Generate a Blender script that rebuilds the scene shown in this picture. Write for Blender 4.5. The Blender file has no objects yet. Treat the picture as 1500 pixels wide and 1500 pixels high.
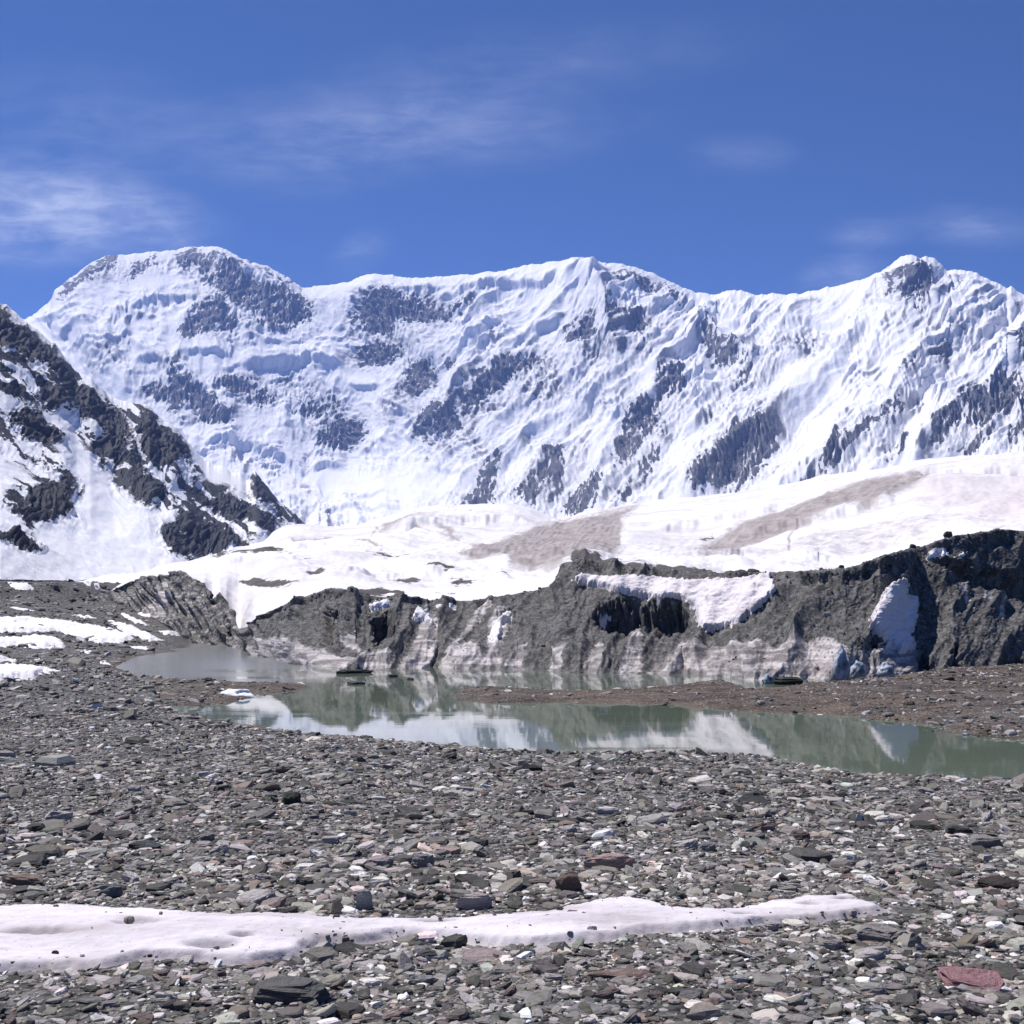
import bpy, bmesh, math, random
import numpy as np
from mathutils import Vector, Matrix

# ------------------------------------------------------------------ basics
S = bpy.context.scene
COL = S.collection
F, CX, HY = 1800.0, 750.0, 890.0       # focal length, centre column, horizon row (photo pixels); camera at the origin
WZ = -4.0                              # water level below the eye
rng = np.random.RandomState(7)
random.seed(7)

def link(o): COL.objects.link(o); return o
def tag(o, label=None, cat=None, group=None, kind=None):
    if label: o['label'] = label
    if cat: o['category'] = cat
    if group: o['group'] = group
    if kind: o['kind'] = kind
    return o

# ------------------------------------------------------------------ noise
def _tab(seed):
    r = np.random.RandomState(seed)
    p = r.permutation(256); p = np.concatenate([p, p])
    a = r.rand(256) * 2 * np.pi
    return p, np.cos(a), np.sin(a)
_T = {}
def perlin(x, y, seed=0):
    if seed not in _T: _T[seed] = _tab(seed)
    p, gx, gy = _T[seed]
    x = np.asarray(x, float); y = np.asarray(y, float)
    xf = np.floor(x); yf = np.floor(y)
    xi = xf.astype(int) & 255; yi = yf.astype(int) & 255
    fx = x - xf; fy = y - yf
    u = fx*fx*fx*(fx*(fx*6-15)+10); v = fy*fy*fy*(fy*(fy*6-15)+10)
    def g(ix, iy, dx, dy):
        h = p[p[ix & 255] + (iy & 255)]
        return gx[h]*dx + gy[h]*dy
    a = g(xi, yi, fx, fy); b = g(xi+1, yi, fx-1, fy)
    c = g(xi, yi+1, fx, fy-1); d = g(xi+1, yi+1, fx-1, fy-1)
    return 1.45*((a+(b-a)*u) + ((c+(d-c)*u)-(a+(b-a)*u))*v)
def fbm(x, y, o=4, seed=0, gain=.5):
    s = 0; a = 1; n = 0
    for i in range(o):
        s = s + a*perlin(x*2**i, y*2**i, seed+i); n += a; a *= gain
    return s/n
def ridged(x, y, o=4, seed=0, gain=.5):
    s = 0; a = 1; n = 0; w = 1
    for i in range(o):
        r = (1-np.abs(perlin(x*2**i, y*2**i, seed+i)))**2
        s = s + a*w*r; w = np.clip(r*1.4, 0, 1); n += a; a *= gain
    return s/n
def sst(a, b, x):
    t = np.clip((x-a)/(b-a), 0, 1); return t*t*(3-2*t)
def tab(px, pts):
    return np.interp(px, [p[0] for p in pts], [p[1] for p in pts])

# ------------------------------------------------------------------ polygons and lines
def sdpoly(x, y, poly, pad=40.0):
    """signed distance, positive inside; far outside the box it is just -pad"""
    P = np.array(poly, float)
    out = np.full(x.shape, -pad)
    m = (x > P[:,0].min()-pad) & (x < P[:,0].max()+pad) & (y > P[:,1].min()-pad) & (y < P[:,1].max()+pad)
    if not m.any(): return out
    X = x[m]; Y = y[m]; d = np.full(X.shape, 1e9); ins = np.zeros(X.shape, bool)
    for i in range(len(P)):
        x0, y0 = P[i]; x1, y1 = P[(i+1) % len(P)]
        ex, ey = x1-x0, y1-y0
        t = np.clip(((X-x0)*ex + (Y-y0)*ey)/(ex*ex+ey*ey+1e-12), 0, 1)
        d = np.minimum(d, (X-x0-t*ex)**2 + (Y-y0-t*ey)**2)
        c = ((y0 > Y) != (y1 > Y)) & (X < ex*(Y-y0)/(ey if abs(ey) > 1e-12 else 1e-12) + x0)
        ins ^= c
    d = np.sqrt(d)
    out[m] = np.maximum(np.where(ins, d, -d), -pad)
    return out
def sdmany(x, y, polys, pad=40.0):
    s = np.full(x.shape, -pad)
    for p in polys: s = np.maximum(s, sdpoly(x, y, p, pad))
    return s
def dline(x, y, line, pad=80.0):
    P = np.array(line, float)
    out = np.full(x.shape, pad*1.0); tt = np.zeros(x.shape)
    m = (x > P[:,0].min()-pad) & (x < P[:,0].max()+pad) & (y > P[:,1].min()-pad) & (y < P[:,1].max()+pad)
    if not m.any(): return out, tt
    X = x[m]; Y = y[m]; d = np.full(X.shape, 1e9); tb = np.zeros(X.shape)
    n = len(P)-1
    for i in range(n):
        x0, y0 = P[i]; ex, ey = P[i+1]-P[i]
        t = np.clip(((X-x0)*ex + (Y-y0)*ey)/(ex*ex+ey*ey), 0, 1)
        q = (X-x0-t*ex)**2 + (Y-y0-t*ey)**2
        k = q < d; d = np.where(k, q, d); tb = np.where(k, (i+t)/n, tb)
    out[m] = np.minimum(np.sqrt(d), pad); tt[m] = tb
    return out, tt

# ------------------------------------------------------------------ meshes
def grid_mesh(name, P, mat, attrs=None, keep=None, smooth=True):
    """P: rows x cols x 3"""
    R, C = P.shape[:2]
    idx = np.arange(R*C).reshape(R, C)
    q = np.stack([idx[:-1,:-1], idx[:-1,1:], idx[1:,1:], idx[1:,:-1]], -1).reshape(-1, 4)
    V = P.reshape(-1, 3)
    attrs = {k: np.asarray(v).reshape(-1) for k, v in (attrs or {}).items()}
    if keep is not None:
        kf = keep.reshape(-1)
        q = q[kf[q].any(1)]
        used = np.unique(q); remap = np.full(R*C, -1); remap[used] = np.arange(len(used))
        q = remap[q]; V = V[used]; attrs = {k: v[used] for k, v in attrs.items()}
    return raw_mesh(name, V, q, mat, attrs, smooth)
def raw_mesh(name, V, q, mat, attrs=None, smooth=True, colors=None):
    me = bpy.data.meshes.new(name)
    k = q.shape[1]
    me.vertices.add(len(V)); me.vertices.foreach_set('co', np.ascontiguousarray(V, np.float32).ravel())
    me.loops.add(q.size); me.loops.foreach_set('vertex_index', np.ascontiguousarray(q, np.int32).ravel())
    me.polygons.add(len(q)); me.polygons.foreach_set('loop_start', np.arange(0, q.size, k, dtype=np.int32))
    me.polygons.foreach_set('use_smooth', np.full(len(q), smooth))
    me.update(calc_edges=True)
    for n, v in (attrs or {}).items():
        a = me.attributes.new(n, 'FLOAT', 'POINT'); a.data.foreach_set('value', np.ascontiguousarray(v, np.float32))
    if colors is not None:
        a = me.attributes.new('tint', 'FLOAT_COLOR', 'POINT')
        c = np.ones((len(V), 4), np.float32); c[:, :3] = colors; a.data.foreach_set('color', c.ravel())
    if mat: me.materials.append(mat)
    return link(bpy.data.objects.new(name, me))
def normals(P):
    du = np.gradient(P, axis=1); dv = np.gradient(P, axis=0)
    n = np.cross(du, dv); n /= np.linalg.norm(n, axis=-1, keepdims=True)+1e-12
    return n
def blur(A, n):
    for ax in (0, 1):
        p = [(0, 0)]*A.ndim; p[ax] = (n//2+1, n//2)
        c = np.cumsum(np.pad(A, p, 'edge'), axis=ax)
        sl = [slice(None)]*A.ndim; s2 = list(sl); sl[ax] = slice(n, None); s2[ax] = slice(None, -n)
        A = (c[tuple(sl)]-c[tuple(s2)])/n
    return A
def project(P):
    y = np.maximum(P[..., 1], .01)
    return CX + F*P[..., 0]/y, HY - F*P[..., 2]/y
def loft(px, guides, rows):
    """guides: list of (D, z) arrays over px, near to far; rows: steps per gap. Monotone cubic between them."""
    G = np.stack([np.stack([g[0]*np.ones_like(px), g[1]*np.ones_like(px)], -1) for g in guides])   # K,C,2
    d = np.diff(G, axis=0)
    T = np.zeros_like(G); T[0] = d[0]; T[-1] = d[-1]
    a, b = d[:-1], d[1:]
    T[1:-1] = np.where(a*b > 0, 2*a*b/np.where(a+b == 0, 1, a+b), 0)
    out = []
    for k, n in enumerate(rows):
        t = np.linspace(0, 1, n, endpoint=(k == len(rows)-1))[:, None, None]
        out.append((2*t**3-3*t**2+1)*G[k] + (t**3-2*t**2+t)*T[k] + (-2*t**3+3*t**2)*G[k+1] + (t**3-t**2)*T[k+1])
    o = np.concatenate(out)
    D, z = o[..., 0], o[..., 1]
    return np.stack([(px-CX)/F*D, D, z], -1)
def zpy(py, D): return (HY-py)*D/F

# ------------------------------------------------------------------ materials
class NT:
    def __init__(s, name):
        s.m = bpy.data.materials.new(name); s.m.use_nodes = True; s.t = s.m.node_tree
        s.t.nodes.clear(); s.out = s.n('OutputMaterial')
    def n(s, kind, **kw):
        nd = s.t.nodes.new('ShaderNode'+kind)
        for k, v in kw.items(): setattr(nd, k, v)
        return nd
    def set(s, sock, v):
        if hasattr(v, 'is_linked'): s.t.links.new(v, sock)
        elif isinstance(v, (tuple, list)) and len(v) == 3 and sock.type == 'RGBA': sock.default_value = (*v, 1)
        else: sock.default_value = v
    def coord(s): return s.n('TexCoord').outputs['Object']
    def mapped(s, v, scale, rot=(0,0,0)):
        m = s.n('Mapping'); s.set(m.inputs['Vector'], v); m.inputs['Scale'].default_value = scale; m.inputs['Rotation'].default_value = rot
        return m.outputs[0]
    def noise(s, v, scale, detail=4, rough=.55, dist=0):
        q = s.n('TexNoise'); s.set(q.inputs['Vector'], v)
        for k, x in (('Scale', scale), ('Detail', detail), ('Roughness', rough), ('Distortion', dist)): q.inputs[k].default_value = x
        return q.outputs['Fac']
    def vor(s, v, scale, feature='F1', out='Distance', rand=1):
        q = s.n('TexVoronoi', feature=feature); s.set(q.inputs['Vector'], v); q.inputs['Scale'].default_value = scale; q.inputs['Randomness'].default_value = rand
        return q.outputs[out]
    def attr(s, name, out='Fac'): return s.n('Attribute', attribute_name=name).outputs[out]
    def math(s, op, a, b=0, c=None, clamp=False):
        q = s.n('Math', operation=op, use_clamp=clamp); s.set(q.inputs[0], a); s.set(q.inputs[1], b)
        if c is not None: s.set(q.inputs[2], c)
        return q.outputs[0]
    def step(s, x, a, b, lo=0., hi=1.):
        q = s.n('MapRange', interpolation_type='SMOOTHSTEP')
        for i, v in enumerate((x, a, b, lo, hi)): s.set(q.inputs[i], v)
        return q.outputs[0]
    def mix(s, f, a, b, mode='MIX'):
        q = s.n('Mix', data_type='RGBA', blend_type=mode); s.set(q.inputs[0], f); s.set(q.inputs[6], a); s.set(q.inputs[7], b)
        return q.outputs[2]
    def ramp(s, f, stops):
        q = s.n('ValToRGB'); e = q.color_ramp.elements
        while len(e) < len(stops): e.new(.5)
        for k, (p, c) in zip(e, stops): k.position = p; k.color = (*c, 1)
        s.set(q.inputs[0], f); return q.outputs[0]
    def bump(s, h, dist, strength=1., normal=None):
        q = s.n('Bump'); s.set(q.inputs['Height'], h); q.inputs['Distance'].default_value = dist; s.set(q.inputs['Strength'], strength)
        if normal: s.set(q.inputs['Normal'], normal)
        return q.outputs[0]
    def bsdf(s, col, rough, normal=None, spec=.3, **kw):
        b = s.n('BsdfPrincipled'); s.set(b.inputs['Base Color'], col); s.set(b.inputs['Roughness'], rough)
        b.inputs['Specular IOR Level'].default_value = spec
        if normal: s.set(b.inputs['Normal'], normal)
        for k, v in kw.items(): s.set(b.inputs[k], v)
        s.t.links.new(b.outputs[0], s.out.inputs['Surface']); return s.m

SNOW = (.84, .84, .855)
def mat_alpine(name, unit, rock_a, rock_b, warm=0.):
    """snow and bare rock; 'rock' attribute decides, broken up by noise; unit = metres of one photo pixel there"""
    k = NT(name); c = k.coord()
    n1 = k.noise(c, .22/unit, 6, .65); n2 = k.noise(c, .05/unit, 5, .6)
    st = k.noise(k.mapped(c, (1, 1, .35)), .3/unit, 5, .7)
    fac = k.math('ADD', k.attr('rock'), k.math('MULTIPLY', k.math('SUBTRACT', n1, .5), .75))
    fac = k.math('ADD', fac, k.math('MULTIPLY', k.math('SUBTRACT', st, .5), .4))
    m = k.step(fac, .47, .58)
    rock = k.mix(k.step(n2, .35, .65), rock_a, rock_b)
    rock = k.mix(k.step(st, .35, .7), rock, tuple(x*1.7 for x in rock_b), 'MIX')
    snow = k.mix(k.step(n2, .45, .75), SNOW, (.80-.02*warm, .80-.03*warm, .84-.05*warm))
    h = k.math('ADD', k.math('MULTIPLY', n1, m), k.math('MULTIPLY', k.noise(c, .12/unit, 5, .6), .35))
    fine = k.noise(k.mapped(c, (1, 1, .6)), .6/unit, 6, .75)
    tm = k.math('MULTIPLY', k.attr('thin'), k.step(k.math('ADD', fine, k.math('MULTIPLY', k.attr('thin'), .12)), .36, .60, .22, 1.0))
    snow = k.mix(tm, snow, rock)
    k.bsdf(k.mix(m, snow, rock), .75, k.bump(k.math('ADD', h, k.math('MULTIPLY', k.noise(c, .45/unit, 3, .7), .14)), 5*unit, .6), .15)
    return k.m
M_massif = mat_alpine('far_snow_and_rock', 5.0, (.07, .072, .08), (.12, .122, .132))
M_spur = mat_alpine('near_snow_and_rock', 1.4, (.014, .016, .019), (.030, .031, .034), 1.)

def mat_glacier():
    k = NT('glacier_snow'); c = k.coord()
    n = k.noise(c, .35, 6, .6); big = k.noise(c, .02, 5, .6)
    fine = k.noise(k.mapped(c, (1, .35, 1), (0, 0, .6)), .25, 6, .7)
    d = k.math('ADD', k.attr('dirt'), k.math('MULTIPLY', k.math('SUBTRACT', fine, .5), 1.0))
    dm = k.step(d, .35, .8)
    g = k.math('ADD', k.attr('debris'), k.math('MULTIPLY', k.math('SUBTRACT', n, .5), 1.3))
    gm = k.step(g, .5, .62)
    dirty = k.mix(k.step(fine, .3, .7), (.27, .235, .225), (.44, .40, .385))
    col = k.mix(dm, k.mix(k.step(k.noise(k.mapped(c, (.5, 1.6, 1), (0, 0, .3)), .03, 7, .65), .38, .66), (.80, .79, .80), (.63, .60, .61)), dirty)
    pk = k.step(k.math('ADD', k.attr('pink'), k.math('MULTIPLY', k.math('SUBTRACT', fine, .5), .9)), .2, .9)
    col = k.mix(pk, col, (.64, .585, .58))
    col = k.mix(gm, col, k.mix(k.step(n, .3, .7), (.06, .055, .05), (.13, .12, .11)))
    k.bsdf(col, .8, k.bump(k.math('ADD', k.math('MULTIPLY', big, 4), k.math('ADD', k.math('MULTIPLY', n, .4), k.math('MULTIPLY', gm, .3))), .8, .5), .1)
    return k.m
M_glacier = mat_glacier()

def mat_cliff():
    k = NT('dirty_ice'); c = k.coord()
    n = k.noise(c, 2.4, 8, .72); big = k.noise(c, .25, 5, .6); peb = k.vor(c, 6.5, 'F1', 'Color')
    strk = k.noise(k.mapped(c, (1.4, 1.4, .22), (0, .35, 0)), .9, 6, .65)
    lay = k.noise(k.mapped(c, (.25, .25, 2.2), (0, .25, 0)), 1.0, 5, .6, .6)
    dark = k.mix(k.step(n, .3, .72), (.042, .042, .039), (.10, .098, .092))
    dark = k.mix(k.step(strk, .5, .70), dark, (.17, .165, .16))
    melt = k.noise(k.mapped(c, (2.6, 2.6, .16), (0, .22, 0)), .8, 5, .6)
    dark = k.mix(k.step(melt, .48, .66, 0, .75), dark, (.20, .193, .185)); dark = k.mix(k.step(melt, .46, .32, 0, .6), dark, (.03, .03, .03))
    sp = k.n('SeparateColor'); k.set(sp.inputs[0], peb)
    dark = k.mix(k.step(sp.outputs[0], .84, .98), dark, (.19, .18, .175))
    ice = k.mix(k.step(lay, .38, .6), (.62, .57, .55), (.2, .18, .17))
    ice = k.mix(k.step(strk, .52, .7), ice, (.14, .14, .13))
    f = k.math('ADD', k.attr('ice'), k.math('MULTIPLY', k.math('SUBTRACT', strk, .5), 1.3))
    f = k.math('ADD', f, k.math('MULTIPLY', k.math('SUBTRACT', n, .5), .5))
    col = k.mix(k.step(f, .4, .62), dark, ice)
    h = k.math('ADD', k.math('MULTIPLY', n, .35), k.math('MULTIPLY', strk, .6))
    k.bsdf(col, k.step(f, .4, .62, .8, .45), k.bump(h, .32, .9), .3)
    return k.m
M_cliff = mat_cliff()

def mat_ground():
    k = NT('gravel_ground'); c = k.coord()
    cells = k.vor(c, 22, 'F1', 'Color'); cd = k.vor(c, 22); c2 = k.vor(c, 7, 'F1', 'Color'); c2d = k.vor(c, 7)
    s1 = k.n('SeparateColor'); k.set(s1.inputs[0], cells); s2 = k.n('SeparateColor'); k.set(s2.inputs[0], c2)
    pal = [(0, (.05, .05, .045)), (.35, (.10, .097, .088)), (.6, (.15, .142, .13)), (.8, (.21, .20, .195)), (.93, (.34, .33, .33)), (1, (.55, .53, .53))]
    a = k.ramp(s1.outputs[0], pal); b = k.ramp(s2.outputs[1], pal)
    big = k.noise(c, .5, 5, .6); col = k.mix(k.step(s2.outputs[0], .55, .6), a, b)
    col = k.mix(k.step(big, .4, .65, 0, .45), col, (.05, .047, .04))
    mud = k.mix(k.step(k.noise(k.mapped(c, (.35, 1.3, 1)), .9, 7, .7), .36, .66), (.026, .019, .013), (.13, .094, .067))
    peb = k.step(s1.outputs[1], .78, .85)
    mud = k.mix(peb, mud, a)
    ma = k.step(k.math('ADD', k.attr('mud'), k.math('MULTIPLY', k.math('SUBTRACT', big, .5), .9)), .35, .65)
    col = k.mix(ma, col, mud)
    h = k.math('SUBTRACT', k.math('MULTIPLY', s1.outputs[2], .5), cd)
    h2 = k.math('ADD', k.math('MULTIPLY', h, .045), k.math('MULTIPLY', k.math('SUBTRACT', k.math('MULTIPLY', s2.outputs[2], .6), c2d), .10))
    k.bsdf(col, .8, k.bump(h2, 1., k.step(ma, 0, 1, .9, .35)), .25)
    return k.m
M_ground = mat_ground()

def mat_stones(name, obj=False):
    k = NT(name); c = k.coord()
    if obj:
        base = k.n('ObjectInfo').outputs['Color']
        w = k.n('ObjectInfo').outputs['Random']
        v = k.n('VectorMath', operation='ADD'); k.set(v.inputs[0], c)
        cm = k.n('CombineXYZ'); k.set(cm.inputs[0], k.math('MULTIPLY', w, 50)); k.set(v.inputs[1], cm.outputs[0]); c = v.outputs[0]
        sc = 3.0
    else:
        base = k.attr('tint', 'Color'); sc = 22.0
    n = k.noise(c, sc, 6, .7); band = k.noise(k.mapped(c, (1, 1, 7)), sc*.6, 4, .6)
    col = k.mix(k.step(n, .3, .75, .0, .75), base, (.5, .48, .47), 'OVERLAY')
    col = k.mix(k.step(band, .52, .66, 0, .55), col, k.mix(1, col, (.45, .42, .4), 'MULTIPLY'))
    h = k.math('ADD', n, k.math('MULTIPLY', band, .7))
    k.bsdf(col, .7, k.bump(h, .1 if obj else .02, .6), .3)
    return k.m
M_gravel = mat_stones('slate_chips')
M_stone = mat_stones('slate_stone', True)

def mat_patch(name, col, dirt, scale=1.0, pits=.3):
    k = NT(name); c = k.coord()
    n = k.noise(c, 5*scale, 7, .65); b = k.noise(k.mapped(c, (.6, 1.3, 1)), 1.3*scale, 6, .62)
    d = k.math('ADD', k.attr('dirt'), k.math('MULTIPLY', k.math('SUBTRACT', b, .5), 1.2))
    cc = k.mix(k.step(d, .25, .9), col, dirt)
    sp = k.step(k.noise(c, 38*scale, 4, .65), .58, .72, 0, .6)
    cc = k.mix(sp, cc, tuple(x*.6 for x in dirt))
    k.bsdf(cc, .75, k.bump(k.math('ADD', b, k.math('MULTIPLY', n, .4)), pits/scale, .5), .15)
    return k.m
M_strip = mat_patch('old_snow', (.72, .68, .71), (.44, .40, .40), 1., .06)
M_patch = mat_patch('patch_snow', (.86, .85, .87), (.66, .62, .62), .35, .3)
M_icesnow = mat_patch('stained_snow', (.78, .73, .74), (.52, .45, .44), .3, .4)

def mat_water():
    k = NT('silty_water'); c = k.coord()
    w = k.noise(k.mapped(c, (.25, 1., 1)), .9, 3, .5); r = k.noise(k.mapped(c, (.12, .5, 1)), .25, 3, .5)
    hz = k.math('ADD', w, k.math('MULTIPLY', r, 2))
    sp = k.n('SeparateXYZ'); k.set(sp.inputs[0], c); q = k.math('MULTIPLY', k.math('SUBTRACT', k.noise(k.mapped(c, (.5, 1, 1)), .12, 5, .6), .5), 30)
    ruf = k.math('MULTIPLY', k.step(k.math('ADD', sp.outputs[1], q), 52, 66), k.step(k.math('ADD', sp.outputs[0], q), -10, -19))
    strk = k.step(k.noise(k.mapped(c, (.10, .8, 1)), .5, 5, .6), .5, .66, 0, .5)
    ruf = k.math('MAXIMUM', ruf, k.math('MULTIPLY', strk, .35))
    col = k.mix(r, (.115, .15, .105), (.145, .175, .13)); col = k.mix(ruf, col, (.19, .195, .18))
    k.bsdf(col, k.math('ADD', .03, k.math('MULTIPLY', ruf, .17)), k.bump(hz, .004, .35), .5, IOR=1.33)
    return k.m
M_water = mat_water()
def mat_ice():
    k = NT('blue_ice'); c = k.coord()
    n = k.noise(c, 1.2, 6, .65); l = k.noise(k.mapped(c, (1, 1, 3)), 1., 5, .6)
    col = k.mix(k.step(n, .35, .65), (.55, .62, .7), (.2, .23, .26)); col = k.mix(k.step(l, .5, .7), col, (.07, .07, .068))
    k.bsdf(col, .35, k.bump(n, .3, .7), .4); return k.m
M_ice = mat_ice()

# ------------------------------------------------------------------ sun, sky, camera
SUN_AZ, SUN_EL = math.radians(-52), math.radians(60)      # azimuth from +Y (view direction), negative = left
sd = Vector((math.sin(SUN_AZ)*math.cos(SUN_EL), math.cos(SUN_AZ)*math.cos(SUN_EL), math.sin(SUN_EL)))
l = bpy.data.lights.new('sun', 'SUN'); l.energy = 4.4; l.angle = math.radians(.5); l.color = (1, .95, .915)
lo = link(bpy.data.objects.new('sun', l)); lo.rotation_euler = sd.to_track_quat('Z', 'Y').to_euler()
W = bpy.data.worlds.new('World'); S.world = W; W.use_nodes = True
t = W.node_tree; t.nodes.clear()
class WN(NT):
    def __init__(s): s.t = t
w = WN()
sky = w.n('TexSky', sky_type='NISHITA'); sky.sun_disc = False; sky.sun_elevation = SUN_EL; sky.sun_rotation = SUN_AZ
sky.altitude = 4200; sky.air_density = 1.0; sky.dust_density = .5; sky.ozone_density = 4.0
d = w.n('TexCoord').outputs['Generated']
sx = w.n('SeparateXYZ'); w.set(sx.inputs[0], d)
yy = w.math('MAXIMUM', sx.outputs[1], .05)
U = w.math('DIVIDE', sx.outputs[0], yy); V = w.math('DIVIDE', sx.outputs[2], yy)
cv = w.n('CombineXYZ'); w.set(cv.inputs[0], U); w.set(cv.inputs[1], V)
def blob(px, py, rx, ry, rot=0.):
    m = w.n('Mapping', vector_type='TEXTURE'); w.set(m.inputs[0], cv.outputs[0])
    m.inputs['Location'].default_value = ((px-CX)/F, (HY-py)/F, 0); m.inputs['Rotation'].default_value = (0, 0, rot)
    m.inputs['Scale'].default_value = (rx/F, ry/F, 1)
    ln = w.n('VectorMath', operation='LENGTH'); w.set(ln.inputs[0], m.outputs[0])
    return w.step(ln.outputs['Value'], 1, 0)
wisp = w.noise(w.mapped(cv.outputs[0], (1, 2.2, 1), (0, 0, .16)), 7, 8, .55, .5)
soft = w.noise(w.mapped(cv.outputs[0], (1, 1.8, 1), (0, 0, -.1)), 9, 7, .6, .3)
fine = w.noise(w.mapped(cv.outputs[0], (1, 3.5, 1), (0, 0, .2)), 22, 6, .6, .4)
tot = None
for (px, py, rx, ry, rot, amt) in [(90, 308, 290, 105, -.12, .44), (-20, 330, 280, 95, 0, .26), (230, 320, 130, 60, -.3, .22), (550, 190, 520, 90, .02, .20),
        (60, 180, 300, 120, .1, .10), (780, 90, 420, 80, .1, .10), (1235, 400, 95, 42, .25, .26), (1270, 342, 90, 32, .05, .20),
        (1430, 332, 150, 42, -.05, .20), (530, 370, 70, 45, .5, .16), (1080, 225, 120, 40, 0, .12), (450, 250, 260, 60, 0, .10)]:
    b = w.math('MULTIPLY', blob(px, py, rx, ry, rot), amt)
    tot = b if tot is None else w.math('ADD', tot, b)
cl = w.math('MULTIPLY', tot, w.math('ADD', w.math('MULTIPLY', w.step(wisp, .2, .8), .85), w.math('MULTIPLY', w.step(fine, .35, .7), .5)))
cl = w.math('MULTIPLY', cl, w.step(soft, .25, .6, .35, 1.))
tint = w.mix(1, sky.outputs[0], (.265, .39, .60), 'MULTIPLY')
colr = w.mix(w.math('MINIMUM', cl, .9), tint, (5.6, 5.9, 6.9))
bg = w.n('Background'); w.set(bg.inputs[0], colr); bg.inputs[1].default_value = .13
wo = w.n('OutputWorld'); t.links.new(bg.outputs[0], wo.inputs[0])

cam = bpy.data.cameras.new('camera'); co = link(bpy.data.objects.new('camera', cam)); S.camera = co
cam.sensor_width = 36; cam.sensor_fit = 'HORIZONTAL'; cam.lens = 36*F/1500; cam.shift_y = (HY-750)/1500
co.rotation_euler = (math.pi/2, 0, 0); cam.clip_start = .1; cam.clip_end = 60000
S.view_settings.view_transform = 'Standard'; S.view_settings.look = 'None'; S.view_settings.exposure = .36; S.view_settings.gamma = 1
S.cycles.max_bounces = 6; S.cycles.diffuse_bounces = 5; S.cycles.glossy_bounces = 3; S.cycles.volume_bounces = 1
S.render.resolution_x = S.render.resolution_y = 1024

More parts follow.
